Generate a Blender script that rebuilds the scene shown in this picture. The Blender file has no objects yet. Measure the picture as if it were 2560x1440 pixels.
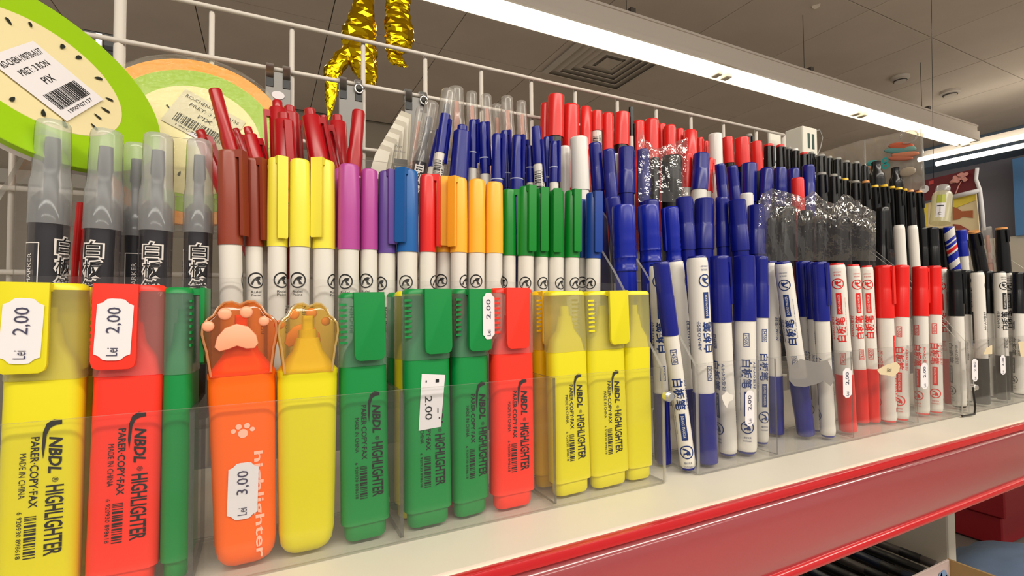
import bpy, bmesh, math, random
from mathutils import Vector, Matrix, noise
random.seed(7)
C = bpy.context.scene.collection
scene = bpy.context.scene
PI = math.pi
ZO = 1.4            # the camera stands 1.4 m above the floor; all "rel" heights are measured from it
# ---------------------------------------------------------------- camera
YAW, PITCH, ROLL, FOC = math.radians(26.6), math.radians(1.81), math.radians(-.53), 1232.7
_F = Vector((math.sin(YAW)*math.cos(PITCH), math.cos(YAW)*math.cos(PITCH), math.sin(PITCH)))
_R = Vector((math.cos(YAW), -math.sin(YAW), 0)); _U = _R.cross(_F)
_R2 = math.cos(ROLL)*_R + math.sin(ROLL)*_U
_U2 = -math.sin(ROLL)*_R + math.cos(ROLL)*_U
cam_d = bpy.data.cameras.new('camera'); cam = bpy.data.objects.new('camera', cam_d); C.objects.link(cam)
cam_d.sensor_width = 36; cam_d.lens = FOC/2560*36; cam_d.clip_start = .01; cam_d.clip_end = 50
M = Matrix(((_R2.x, _U2.x, -_F.x, 0), (_R2.y, _U2.y, -_F.y, 0), (_R2.z, _U2.z, -_F.z, ZO), (0, 0, 0, 1)))
cam.matrix_world = M
scene.camera = cam
# ---------------------------------------------------------------- world, lights, exposure
w = bpy.data.worlds.new('world'); scene.world = w; w.use_nodes = True
w.node_tree.nodes['Background'].inputs[0].default_value = (1.0, .93, .86, 1)
w.node_tree.nodes['Background'].inputs[1].default_value = .46
scene.view_settings.view_transform = 'Standard'; scene.view_settings.look = 'None'
scene.view_settings.gamma = 1; scene.view_settings.use_curve_mapping = False
scene.view_settings.exposure = -0.22
def area(name, loc, size, power, col, aim=(0, 0, -1)):
    d = bpy.data.lights.new(name, 'AREA'); d.shape = 'RECTANGLE'; d.size, d.size_y = size; d.energy = power; d.color = col
    o = bpy.data.objects.new(name, d); C.objects.link(o); o.location = loc
    o.rotation_euler = Vector(aim).to_track_quat('-Z', 'Y').to_euler(); return o
WARM = (1, .93, .82)
area('aisle_strip_light', (.6, -.75, ZO+1.0), (4.5, .16), 60, WARM, (0, .25, -1))
area('aisle_strip_light', (.6, -2.2, ZO+1.05), (4.5, .16), 44, WARM, (0, .4, -1))
scene.cycles.transparent_max_bounces = 32
scene.cycles.max_bounces = 8
scene.cycles.caustics_reflective = False; scene.cycles.caustics_refractive = False
# ---------------------------------------------------------------- pixel rays to points on real planes (all "rel" to camera)
def ray(px, py): return _F + (px-1280)/FOC*_R2 - (py-720)/FOC*_U2
def onY(px, py, y): d = ray(px, py); return d*(y/d.y)
def onX(px, py, x): d = ray(px, py); return d*(x/d.x)
def onZ(px, py, z): d = ray(px, py); return d*(z/d.z)
def proj(p):
    z = p.dot(_F); return 1280+FOC*p.dot(_R2)/z, 720-FOC*p.dot(_U2)/z
def radius_px(px, py, w, y):
    a, b = ray(px-w/2, py), ray(px+w/2, py); p = onY(px, py, y)
    return math.hypot(p.x, p.y)*math.sin(abs(math.atan2(a.y, a.x)-math.atan2(b.y, b.x))/2)
def up(v): return Vector((v[0], v[1], v[2]+ZO))
# ---------------------------------------------------------------- materials
def lin(c):
    f = lambda v: v/12.92 if v <= .04045 else ((v+.055)/1.055)**2.4
    return (f(c[0]/255), f(c[1]/255), f(c[2]/255), 1)
MATS = {}
def plastic(name, c, rough=.35, spec=.5, metal=0, sss=0, grain=0, emit=None, coat=0):
    if name in MATS: return MATS[name]
    m = bpy.data.materials.new(name); m.use_nodes = True; nt = m.node_tree; b = nt.nodes['Principled BSDF']
    col = lin(c); b.inputs['Base Color'].default_value = col
    b.inputs['Roughness'].default_value = rough; b.inputs['Specular IOR Level'].default_value = spec
    b.inputs['Metallic'].default_value = metal; b.inputs['Coat Weight'].default_value = coat
    if emit:
        b.inputs['Emission Color'].default_value = lin(emit[0]); b.inputs['Emission Strength'].default_value = emit[1]
    if grain:
        n = nt.nodes.new('ShaderNodeTexNoise'); n.inputs['Scale'].default_value = grain; n.inputs['Detail'].default_value = 4
        mx = nt.nodes.new('ShaderNodeMix'); mx.data_type = 'RGBA'
        mx.inputs['A'].default_value = tuple(v*.86 for v in col[:3])+(1,); mx.inputs['B'].default_value = tuple(min(1, v*1.08) for v in col[:3])+(1,)
        tc = nt.nodes.new('ShaderNodeTexCoord')
        nt.links.new(tc.outputs['Object'], n.inputs['Vector']); nt.links.new(n.outputs['Fac'], mx.inputs['Factor']); nt.links.new(mx.outputs['Result'], b.inputs['Base Color'])
    MATS[name] = m; return m
def film(name, tint, cover=.0, c=(220, 220, 220), rough=.08, gloss=1.0, ior=1.45, bump=0, bscale=60):
    """thin clear or milky sheet: tinted transparency, some diffuse cover, fresnel gloss"""
    if name in MATS: return MATS[name]
    m = bpy.data.materials.new(name); m.use_nodes = True; nt = m.node_tree; nt.nodes.clear()
    N = nt.nodes.new; L = nt.links.new
    out = N('ShaderNodeOutputMaterial'); tr = N('ShaderNodeBsdfTransparent'); tr.inputs[0].default_value = lin(tint)
    df = N('ShaderNodeBsdfPrincipled'); df.inputs['Base Color'].default_value = lin(c); df.inputs['Roughness'].default_value = .45
    mx = N('ShaderNodeMixShader'); mx.inputs[0].default_value = cover
    tl = N('ShaderNodeBsdfTranslucent'); tl.inputs[0].default_value = lin(c); m0 = N('ShaderNodeMixShader'); m0.inputs[0].default_value = .45
    L(df.outputs[0], m0.inputs[1]); L(tl.outputs[0], m0.inputs[2])
    L(tr.outputs[0], mx.inputs[1]); L(m0.outputs[0], mx.inputs[2])
    gl = N('ShaderNodeBsdfGlossy'); gl.inputs['Roughness'].default_value = rough
    fr = N('ShaderNodeFresnel'); fr.inputs['IOR'].default_value = ior
    mu = N('ShaderNodeMath'); mu.operation = 'MULTIPLY'; mu.inputs[1].default_value = gloss
    ge = N('ShaderNodeNewGeometry'); mi = N('ShaderNodeMix'); mi.data_type = 'FLOAT'   # same reflectance from either side of the sheet
    mi.inputs['A'].default_value = ior; mi.inputs['B'].default_value = 1/ior
    L(ge.outputs['Backfacing'], mi.inputs['Factor']); L(mi.outputs['Result'], fr.inputs['IOR'])
    L(fr.outputs[0], mu.inputs[0])
    m2 = N('ShaderNodeMixShader'); L(mu.outputs[0], m2.inputs[0]); L(mx.outputs[0], m2.inputs[1]); L(gl.outputs[0], m2.inputs[2])
    if bump:
        no = N('ShaderNodeTexNoise'); no.inputs['Scale'].default_value = bscale; no.inputs['Detail'].default_value = 3
        tc = N('ShaderNodeTexCoord'); bp = N('ShaderNodeBump'); bp.inputs['Strength'].default_value = bump; bp.inputs['Distance'].default_value = .002
        L(tc.outputs['Object'], no.inputs['Vector']); L(no.outputs['Fac'], bp.inputs['Height']); L(bp.outputs[0], gl.inputs['Normal']); L(bp.outputs[0], fr.inputs['Normal'])
    L(m2.outputs[0], out.inputs[0]); MATS[name] = m; return m
COL = dict(brown=(142, 58, 38), yellow=(240, 226, 70), magenta=(178, 70, 150), violet=(98, 72, 150), azure=(8, 92, 165),
           red=(225, 38, 34), amber=(250, 182, 52), green=(6, 132, 40), royal=(18, 62, 150), navy=(14, 24, 128), darkred=(172, 14, 24),
           scarlet=(226, 26, 20), black=(15, 15, 17), white=(228, 224, 218), grey=(150, 148, 144), tan=(216, 150, 84),
           gold=(236, 190, 40), silver=(150, 146, 138), navy2=(14, 34, 156))
def pl(c, **k): return plastic('plastic_'+c, COL[c], **k)
HL = dict(yellow=(226, 214, 24), coral=(250, 52, 34), green=(0, 134, 60), pink=(255, 60, 150), orange=(255, 104, 12), amber=(255, 205, 0))
WHITE = plastic('white_plastic', (226, 221, 212), .38)
INK = plastic('black_ink', (16, 15, 18), .5)
PAPER = plastic('white_paper', (226, 222, 224), .7)
ACR = film('clear_acrylic', (253, 253, 253), .018, (215, 210, 205), .05, .6, 1.49)
ACRE = film('acrylic_edge', (200, 200, 198), .5, (120, 118, 116), .15, 1.0, 1.49)
ACRL = film('acrylic_light_edge', (235, 235, 232), .45, (215, 212, 205), .1, 1.0, 1.49)
MILK = film('milky_cap', (250, 252, 253), .32, (238, 240, 240), .2, 1.0, 1.45)
CLEARCAP = film('clear_cap', (252, 252, 250), .22, (240, 236, 232), .15, 1.0, 1.45)
SMOKE = film('smoky_barrel', (214, 212, 214), .22, (120, 116, 120), .1, 1.0, 1.45)
CRINKLE = film('crinkled_film', (250, 249, 248), .05, (225, 222, 218), .06, 2.0, 1.5, .5, 70)
BAGF = film('cloudy_bag_film', (235, 230, 224), .34, (214, 204, 192), .1, 1.6, 1.5, .5, 60)
CHROME = plastic('chrome', (232, 232, 230), .32, metal=1)
WIRE = plastic('white_coated_wire', (214, 206, 196), .45)
GOLD = plastic('gold_foil', (214, 176, 18), .16, metal=1)
# ---------------------------------------------------------------- mesh helpers
def setp(o, label=None, cat=None, group=None, kind=None):
    if label: o['label'] = label
    if cat: o['category'] = cat
    if group: o['group'] = group
    if kind: o['kind'] = kind
    return o
def mesh_of(name, bm, mats, smooth=False):
    me = bpy.data.meshes.new(name); bm.to_mesh(me); bm.free()
    for m in (mats if isinstance(mats, (list, tuple)) else [mats]): me.materials.append(m)
    if smooth:
        for p in me.polygons: p.use_smooth = True
    return me
def link(name, me, parent=None, loc=None):
    o = bpy.data.objects.new(name, me); C.objects.link(o)
    if parent: o.parent = parent
    if loc is not None: o.location = loc
    return o
def obj(name, bm, mats, parent=None, smooth=False): return link(name, mesh_of(name, bm, mats, smooth), parent)
def empty(name, loc=(0, 0, 0), label=None, cat=None, group=None, mat=None):
    o = bpy.data.objects.new(name, None); C.objects.link(o); o.empty_display_size = .01
    if mat is not None: o.matrix_world = mat
    else: o.location = loc
    return setp(o, label, cat, group)
def autosmooth(me, ang=35):
    for p in me.polygons: p.use_smooth = True
    bm = bmesh.new(); bm.from_mesh(me)
    for e in bm.edges:
        if len(e.link_faces) == 2 and e.calc_face_angle(0) > math.radians(ang): e.smooth = False
    bm.to_mesh(me); bm.free()
def box(bm, x0, x1, y0, y1, z0, z1, mi=0):
    v = [bm.verts.new((x, y, z)) for x in (x0, x1) for y in (y0, y1) for z in (z0, z1)]
    for f in ((0, 1, 3, 2), (4, 6, 7, 5), (0, 4, 5, 1), (2, 3, 7, 6), (0, 2, 6, 4), (1, 5, 7, 3)):
        bm.faces.new([v[i] for i in f]).material_index = mi
    return v
def rbox(x0, x1, y0, y1, z0, z1, r=.0006, seg=2):
    bm = bmesh.new(); box(bm, x0, x1, y0, y1, z0, z1)
    bmesh.ops.bevel(bm, geom=bm.edges[:], offset=r, segments=seg, affect='EDGES', profile=.5); return bm
def sheet(bm, x0, x1, y0, y1, z0, z1):
    """acrylic sheet: broad faces take the clear material, thin faces the edge colour"""
    d = [x1-x0, y1-y0, z1-z0]; k = d.index(min(d)); v = box(bm, x0, x1, y0, y1, z0, z1)
    bm.normal_update()
    for f in {f for q in v for f in q.link_faces}:
        f.material_index = 0 if abs(f.normal[k]) > .5 else 1
def lathe(bm, prof, n=20, mi=0, off=(0, 0), sides=None, squash=1):
    """prof = [(r, z)...] bottom to top; closed when r = 0"""
    rings = []
    for r, z in prof:
        if r <= 1e-7: rings.append([bm.verts.new((off[0], off[1], z))])
        else: rings.append([bm.verts.new((off[0]+r*math.cos(2*PI*i/n), off[1]+squash*r*math.sin(2*PI*i/n), z)) for i in range(n)])
    for a, b in zip(rings, rings[1:]):
        for i in range(n):
            j = (i+1) % n
            if len(a) == 1 and len(b) == 1: continue
            if len(a) == 1: f = bm.faces.new((a[0], b[j], b[i]))
            elif len(b) == 1: f = bm.faces.new((a[i], a[j], b[0]))
            else: f = bm.faces.new((a[i], a[j], b[j], b[i]))
            f.material_index = mi
def rrect(hw, hd, r, k=4):
    r = min(r, hw*.99, hd*.99); out = []
    for cx, cy, a0 in ((hw-r, hd-r, 0), (-hw+r, hd-r, 90), (-hw+r, -hd+r, 180), (hw-r, -hd+r, 270)):
        for i in range(k+1):
            a = math.radians(a0+90*i/k); out.append((cx+r*math.cos(a), cy+r*math.sin(a)))
    return out
def loft(bm, secs, mi=0, cap=True):
    """secs = [(list of (x, y), z)...]"""
    rings = [[bm.verts.new((x, y, z)) for x, y in pts] for pts, z in secs]
    n = len(rings[0])
    for a, b in zip(rings, rings[1:]):
        for i in range(n):
            j = (i+1) % n; bm.faces.new((a[i], a[j], b[j], b[i])).material_index = mi
    if cap:
        bm.faces.new(rings[0][::-1]).material_index = mi; bm.faces.new(rings[-1]).material_index = mi
def prism_y(bm, pts, y0, y1, bev=.0008, mi=0):
    """outline in x,z extruded along y with rounded rims"""
    cx = sum(p[0] for p in pts)/len(pts); cz = sum(p[1] for p in pts)/len(pts)
    def ins(d):
        out = []; n = len(pts)
        for i in range(n):
            a, b, c = Vector(pts[i-1]), Vector(pts[i]), Vector(pts[(i+1) % n])
            t = (c-a).normalized(); out.append((b.x-t.y*d, b.y+t.x*d))
        return out
    area_ = sum(pts[i-1][0]*pts[i][1]-pts[i][0]*pts[i-1][1] for i in range(len(pts)))
    if area_ < 0: pts = pts[::-1]
    rings = []
    for d, y in ((bev, y0), (bev*.3, y0+bev*.3), (0, y0+bev), (0, y1-bev), (bev*.3, y1-bev*.3), (bev, y1)):
        rings.append([bm.verts.new((x, y, z)) for x, z in ins(d)])
    n = len(pts)
    for a, b in zip(rings, rings[1:]):
        for i in range(n):
            j = (i+1) % n; bm.faces.new((a[i], a[j], b[j], b[i])).material_index = mi
    bm.faces.new(rings[0][::-1]).material_index = mi; bm.faces.new(rings[-1]).material_index = mi
    bmesh.ops.recalc_face_normals(bm, faces=bm.faces[:])
def tube(bm, pts, r, n=8, mi=0):
    pts = [Vector(p) for p in pts]; rings = []; up_ = Vector((0, 0, 1))
    for i, p in enumerate(pts):
        t = (pts[min(i+1, len(pts)-1)]-pts[max(i-1, 0)]).normalized()
        a = t.cross(up_ if abs(t.z) < .9 else Vector((1, 0, 0))).normalized(); b = t.cross(a)
        if rings and a.dot(la) < 0: a, b = -a, -b
        la = a
        rr = r[i] if isinstance(r, (list, tuple)) else r
        rings.append([bm.verts.new(p+rr*(math.cos(2*PI*k/n)*a+math.sin(2*PI*k/n)*b)) for k in range(n)])
    for a, b in zip(rings, rings[1:]):
        for k in range(n): bm.faces.new((a[k], a[(k+1) % n], b[(k+1) % n], b[k])).material_index = mi
    bm.faces.new(rings[0][::-1]); bm.faces.new(rings[-1])
    bmesh.ops.recalc_face_normals(bm, faces=bm.faces[:])
# ---------------------------------------------------------------- flat print: lettering, bars and marks as thin inked shapes
_TXT = {}
def text_polys(s, bold=0):
    if (s, bold) in _TXT: return _TXT[(s, bold)]
    cu = bpy.data.curves.new('txt', 'FONT'); cu.body = s; cu.size = 1; cu.resolution_u = 2; cu.offset = bold; cu.fill_mode = 'FRONT'
    o = bpy.data.objects.new('txt', cu); C.objects.link(o)
    dg = bpy.context.evaluated_depsgraph_get(); me = bpy.data.meshes.new_from_object(o.evaluated_get(dg))
    vs = [(v.co.x, v.co.y) for v in me.vertices]; fs = [tuple(p.vertices) for p in me.polygons]
    bpy.data.objects.remove(o); bpy.data.curves.remove(cu); bpy.data.meshes.remove(me)
    if vs:
        x0 = min(v[0] for v in vs); x1 = max(v[0] for v in vs); y0 = min(v[1] for v in vs); y1 = max(v[1] for v in vs)
        vs = [(x-x0, y-y0) for x, y in vs]; wh = (x1-x0, y1-y0)
    else: wh = (1, 1)
    _TXT[(s, bold)] = (vs, fs, wh); return _TXT[(s, bold)]
class Print:
    """collects 2-D shapes in millimetres: u right, v up"""
    def __init__(s): s.v = []; s.f = []; s.m = []
    def _add(s, vs, fs, mi=0):
        k = len(s.v); s.v += vs; s.f += [tuple(i+k for i in f) for f in fs]; s.m += [mi]*len(fs)
    def text(s, t, cx, cy, length, height, rot=0, mi=0, bold=0, skew=0):
        vs, fs, wh = text_polys(t, bold); ca, sa = math.cos(math.radians(rot)), math.sin(math.radians(rot)); out = []
        for x, y in vs:
            x = (x/wh[0]-.5)*length; y = (y/wh[1]-.5)*height; x += skew*y
            out.append((cx+x*ca-y*sa, cy+x*sa+y*ca))
        s._add(out, fs, mi); return s
    def rect(s, x0, x1, y0, y1, mi=0): s._add([(x0, y0), (x1, y0), (x1, y1), (x0, y1)], [(0, 1, 2, 3)], mi); return s
    def poly(s, pts, mi=0): s._add(list(pts), [tuple(range(len(pts)))], mi); return s
    def ring(s, cx, cy, r0, r1, mi=0, n=28, sx=1, a0=0, a1=360):
        vs = []; fs = []
        for i in range(n+1):
            a = math.radians(a0+(a1-a0)*i/n)
            for r in (r0, r1): vs.append((cx+sx*r*math.cos(a), cy+r*math.sin(a)))
        for i in range(n): fs.append((2*i, 2*i+1, 2*i+3, 2*i+2))
        s._add(vs, fs, mi); return s
    def frame(s, x0, x1, y0, y1, t, mi=0):
        return s.rect(x0, x1, y0, y0+t, mi).rect(x0, x1, y1-t, y1, mi).rect(x0, x0+t, y0+t, y1-t, mi).rect(x1-t, x1, y0+t, y1-t, mi)
    def barcode(s, x0, x1, y0, y1, vertical=False, mi=0, n=22, seed=3):
        """bars run across v when vertical"""
        rnd = random.Random(seed); a0, a1 = (y0, y1) if vertical else (x0, x1); p = a0; st = (a1-a0)/n
        while p < a1-st*.3:
            wd = st*rnd.choice((.35, .5, .8, 1.1)); wd = min(wd, a1-p)
            if vertical: s.rect(x0, x1, p, p+wd, mi)
            else: s.rect(p, p+wd, y0, y1, mi)
            p += wd+st*rnd.choice((.35, .5, .8))
        return s
    def roo(s, cx, cy, r, mi=0, rot=0):
        """ring with the small leaping animal mark"""
        s.ring(cx, cy, r*.84, r, mi)
        sh = [(-.62, -.45), (-.35, .1), (.0, .42), (.32, .5), (.62, .38), (.42, .24), (.5, .0), (.26, .1), (.36, -.3), (.62, -.52), (.2, -.5), (.1, -.1), (-.15, .05), (-.4, -.55)]
        ca, sa = math.cos(math.radians(rot)), math.sin(math.radians(rot))
        return s.poly([(cx+r*(x*ca-y*sa), cy+r*(x*sa+y*ca)) for x, y in sh], mi)
    def mesh(s, name, mats, cyl=None, y=0, key=None):
        """cyl = radius in m: wrapped round the barrel, else flat facing -Y at depth y; mm to m"""
        bm = bmesh.new(); k = .001; vs = [bm.verts.new((x*k, 0, z*k)) for x, z in s.v]
        for f, mi in zip(s.f, s.m):
            try: bm.faces.new([vs[i] for i in f]).material_index = mi
            except ValueError: pass
        if cyl:
            bmesh.ops.triangulate(bm, faces=[f for f in bm.faces if len(f.verts) > 4])
            xs = [v.co.x for v in bm.verts]; st = cyl*.42; a = math.floor(min(xs)/st)*st+st
            while a < max(xs):
                bmesh.ops.bisect_plane(bm, geom=bm.verts[:]+bm.edges[:]+bm.faces[:], plane_co=(a, 0, 0), plane_no=(1, 0, 0)); a += st
            for v in bm.verts:
                t = v.co.x/cyl; R = cyl+.00022; v.co = Vector((R*math.sin(t), -R*math.cos(t), v.co.z))
        else:
            for v in bm.verts: v.co.y = y
        bm.normal_update()
        for f in bm.faces:
            c = f.calc_center_median(); out = Vector((c.x, c.y, 0)) if cyl else Vector((0, -1, 0))
            if f.normal.dot(out) < 0: f.normal_flip()
        return mesh_of(name, bm, mats)
# ---------------------------------------------------------------- marker builders (local frame: z up the barrel, -y towards the aisle)
FLOORS = {1: -.1128, 2: -.058, 3: .0, 4: .05}
def frame(T, Bq, rot=0, inv=False):
    z = (T-Bq).normalized()
    if inv: z = -z
    c = Vector((-T.x, -T.y, 0)); y = -(c-c.dot(z)*z).normalized(); x = y.cross(z)
    m = Matrix((x, y, z)).transposed() @ Matrix.Rotation(math.radians(rot), 3, 'Z')
    return m
def place(xt, yt, xb, yb, Y, L=None, tier=None, rot=0, inv=False, dY=0, r=0):
    T = onY(xt, yt, Y)
    Bq = T-Vector((0, 0, 1)) if xb is None else onY(xb, yb, Y+dY)
    d = (T-Bq).normalized()
    if L is None: L = (T.z-FLOORS[tier]-r*math.sqrt(max(0, 1-d.z*d.z))-.0003)/d.z
    base = T-d*L
    m = frame(T, Bq, rot, inv).to_4x4(); m.translation = up(T if inv else base)
    return m, L
def place_flat(xl, xr, yt, xb0, xb1, yb, Yf, hd, rot=0, dx=0):
    """a flat-sided pen parallel to the shelf front: picture edges of its front face at depth Yf"""
    X0, X1 = onY(xl, yt+150, Yf).x, onY(xr, yt+150, Yf).x; T = onY((xl+xr)/2, yt, Yf); T.x = (X0+X1)/2+dx; T.y = Yf+hd
    Bq = Vector((T.x, T.y, T.z-1))
    if xb0 is not None:
        Bq = onY((xb0+xb1)/2, yb, Yf); Bq.x = (onY(xb0, yb, Yf).x+onY(xb1, yb, Yf).x)/2+dx; Bq.y = T.y
    d = (T-Bq).normalized(); L = (T.z-FLOORS[1]-.013*math.sqrt(max(0, 1-d.z*d.z)))/d.z; base = T-d*L
    y = -(Vector((0, -1, 0))-Vector((0, -1, 0)).dot(d)*d).normalized(); x = y.cross(d)
    m = (Matrix((x, y, d)).transposed() @ Matrix.Rotation(math.radians(rot), 3, 'Z')).to_4x4(); m.translation = up(base)
    return m, L, (X1-X0)/2
def cut_at(xt, yt, Y, d, ypx):
    """distance down the axis where it crosses a picture height"""
    T = onY(xt, yt, Y); a, b = 0, .2
    for _ in range(40):
        c = (a+b)/2
        if proj(T-d*c)[1] < ypx: a = c
        else: b = c
    return a
def part(root, name, bm, mat, ang=0, z=0, smooth=True, label=None):
    me = mesh_of(name, bm, mat)
    if smooth: autosmooth(me, 38)
    o = link(name, me, root); o.rotation_euler = (0, 0, math.radians(ang)); o.location = (0, 0, z)
    if label: o['label'] = label
    return o
_PC = {}
def cached_print(key, fn, mats, cyl=None, y=0):
    k = (key, round((cyl or 0)*1e4), round(y*1e4), tuple(m.name for m in mats))
    if k not in _PC: _PC[k] = fn().mesh('printed_'+key, mats, cyl, y)
    return _PC[k]
def stamp(root, name, me, ang=0, z=0, label=None):
    o = link(name, me, root); o.rotation_euler = (0, 0, math.radians(ang)); o.location = (0, 0, z)
    if label: o['label'] = label
    return o
def clip(root, r, z0, z1, wd, mat, ang, gap=.0011, th=.0016, name='clip'):
    bm = bmesh.new(); h = wd/2
    loft(bm, [([(-h*.88, -r-gap-th), (h*.88, -r-gap-th), (h*.88, -r-gap), (-h*.88, -r-gap)], z0),
              ([(-h, -r-gap-th*1.1), (h, -r-gap-th*1.1), (h, -r-gap), (-h, -r-gap)], z0+.001),
              ([(-h, -r-gap-th), (h, -r-gap-th), (h, -r+gap), (-h, -r+gap)], z1-.003) if False else
              ([(-h, -r-gap-th), (h, -r-gap-th), (h, -r-gap), (-h, -r-gap)], z1-.004)])
    box(bm, -h, h, -r-gap-th, -r*.5, z1-.004, z1)
    bmesh.ops.recalc_face_normals(bm, faces=bm.faces[:])
    return part(root, name, bm, mat, ang)
def p_logo():
    p = Print().roo(0, 0, 4.3)
    p.text('Rulel', 0, -6.2, 5.0, 1.3).text('Point', 0, -7.9, 5.0, 1.3); return p
def p_vert(): return Print().text('RO-CHEN', 0, -9, 15, 2.2, rot=90)
def felt(root, L, r, c, cap=.050, clipang=None, logo=0, sq=False):
    rb = r*.92; zb = L-cap
    bm = bmesh.new(); lathe(bm, [(0, 0), (rb*.72, 0), (rb*.8, .001), (rb*.97, .03), (rb, zb*.7), (rb, zb+.002)], 22)
    part(root, 'barrel', bm, WHITE)
    m = pl(c, rough=.33); bm = bmesh.new()
    lathe(bm, [(rb, zb), (r, zb), (r*.995, zb+.02), (r*.93, L-.002), (r*.86, L-.0006), (r*.7, L), (0, L-.0002)], 22)
    part(root, 'cap', bm, m)
    clip(root, r*.93, L-.045, L, r*1.04, m, 180 if clipang is None else clipang)
    stamp(root, 'printed_logo', cached_print('logo', p_logo, [INK], rb), logo, zb-.0185)
    if L > .1: stamp(root, 'printed_text', cached_print('maker', p_vert, [INK], rb), logo+38, zb-.031)
def board_print(colname):
    def fn():
        p = Print(); ink = 0
        p.frame(-2.0, 2.0, -19, -9, .4).text('74500', 0, -14, 8, 2.6, rot=-90)
        p.text('白板笔', 0, -39, 21, 7.2, rot=-90, bold=.02)
        p.text('AIHAO爱好', 6, -40, 20, 2.8, rot=-90)
        p.rect(-2.0, 2.0, -70, -52).text('BOARD MARKER', 0, -61, 15, 1.7, rot=-90, mi=1)
        p.text('For use on white board, glass, nonporous', -4.6, -50, 32, .9, rot=-90)
        p.roo(0, -78, 4.6, rot=-90).text('爱好文具', 0, -85.5, 1.4*3.6, 1.4).text('STATIONERY', 0, -88, 6, 1.1)
        p.rect(16, 22.2, -50, -16).text('白板笔 AIHAO 74500', 20.3, -33, 29, 1.8, rot=-90, mi=1).text('BOARD MARKER', 18, -33, 24, 1.0, rot=-90, mi=1)
        p.barcode(16.5, 21, -76, -54, True).text('6 920930 898618', 22.6, -65, 20, 1.2, rot=-90)
        p.rect(17, 21.5, -86, -82)
        return p
    return fn
def board(root, L, r, c, cap=.049, turn=0, body=WHITE):
    rb = r*.92; zb = L-cap; m = pl(c, rough=.28)
    bm = bmesh.new(); lathe(bm, [(0, .0012), (rb*.8, .0012), (rb*.93, .002), (rb, .005), (rb, zb+.002)], 26); part(root, 'barrel', bm, body)
    bm = bmesh.new(); lathe(bm, [(0, 0), (rb*.8, 0), (rb*.86, .0006), (rb*.86, .0022), (0, .0022)], 22); part(root, 'end_plug', bm, m)
    bm = bmesh.new(); n = 24
    def sec(R, fl): return [(R*(1-fl*(i % 2))*math.cos(2*PI*i/n), R*(1-fl*(i % 2))*math.sin(2*PI*i/n)) for i in range(n)]
    loft(bm, [(sec(r, 0), zb), (sec(r, 0), zb+cap*.52), (sec(r*.965, .0), zb+cap*.54), (sec(r*.965, .03), zb+cap*.6), (sec(r*.95, .03), L-.003), (sec(r*.94, 0), L-.0008), (sec(r*.86, 0), L)])
    part(root, 'cap', bm, m)
    clip(root, r*.9, L-.036, L-.001, r*.62, m, turn+150, gap=.0006, th=.0012)
    if L > .12:
        stamp(root, 'printed_text', cached_print('board_'+c, board_print(c), [plastic('ink_'+c, COL.get(c, (20, 40, 110)) if c != 'navy' else (16, 48, 112), .5), WHITE], rb), turn, zb)
def perm(root, L, r, c, cap=.045, bodyc=None, style=0, turn=0, barrel=None):
    """permanent marker: style 0 fluted then stepped cap, 1 smooth, 2 wavy finger grips, 3 narrow waist ring"""
    m = pl(c, rough=.25); zb = L-cap; rb = r*.9
    bm = bmesh.new(); lathe(bm, [(0, 0), (rb*.85, 0), (rb, .002), (rb, zb+.002)], 22); part(root, 'barrel', bm, barrel or pl(bodyc or c, rough=.3))
    bm = bmesh.new(); n = 24
    def sec(R, fl=0): return [(R*(1-fl*(i % 2))*math.cos(2*PI*i/n), R*(1-fl*(i % 2))*math.sin(2*PI*i/n)) for i in range(n)]
    if style == 0: S = [(r, 0, 0), (r, 0, .45), (r*.96, 0, .47), (r*.96, .035, .52), (r*.94, .035, .94), (r*.93, 0, .985), (r*.86, 0, 1)]
    elif style == 1: S = [(r, 0, 0), (r, 0, .5), (r*.985, 0, .96), (r*.965, 0, .988), (r*.9, 0, 1)]
    elif style == 2: S = [(r, 0, 0), (r*.98, 0, .06), (r*.93, 0, .08), (r*.93, 0, .18), (r*.99, 0, .2), (r*.93, 0, .26), (r*.99, 0, .3), (r*.93, 0, .36), (r*.99, 0, .4), (r*.94, 0, .48), (r*.98, 0, .6), (r*.97, 0, .95), (r*.92, 0, .985), (r*.8, 0, 1)]
    else: S = [(r*.94, 0, 0), (r*.94, 0, .12), (r, 0, .13), (r, 0, .16), (r*.95, 0, .18), (r*.97, 0, .5), (r*.94, 0, .98), (r*.86, 0, 1)]
    loft(bm, [(sec(R, f), zb+cap*t) for R, f, t in S]); part(root, 'cap', bm, m)
    clip(root, r*.9, L-cap*.8, L-.001, r*.7, m, turn+140, gap=.0006, th=.0012)
def slim(root, L, r, c, cap=.047, ring=True, turn=60, nub=False, taper=1.0, line=True, barrel=None):
    m = pl(c, rough=.28); zb = L-cap; bm = bmesh.new()
    lathe(bm, [(0, 0), (r*.8, 0), (r*.88, .002), (r*.88, zb+.002)], 20); part(root, 'barrel', bm, barrel or m)
    bm = bmesh.new(); rt = r*.84*taper
    P = [(r*.88, zb), (r*.97, zb), (r, zb+.012), (rt*1.02, zb+.030), (rt, L-.002), (rt*.85, L)]
    P += [(rt*.62, L), (rt*.6, L+.0045), (rt*.52, L+.005), (0, L+.005)] if nub else [(rt*.6, L), (0, L-.0003)]
    lathe(bm, P, 20); part(root, 'cap', bm, m)
    if line:
        bm = bmesh.new(); lathe(bm, [(r*1.01, zb+.0118), (r*1.012, zb+.0122), (r*1.01, zb+.0126)], 20); part(root, 'ring_line', bm, plastic('pale_line', (190, 195, 215), .3))
    clip(root, rt, L-.034, L, r*.6, m, turn, gap=.0008, th=.0012)
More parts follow.
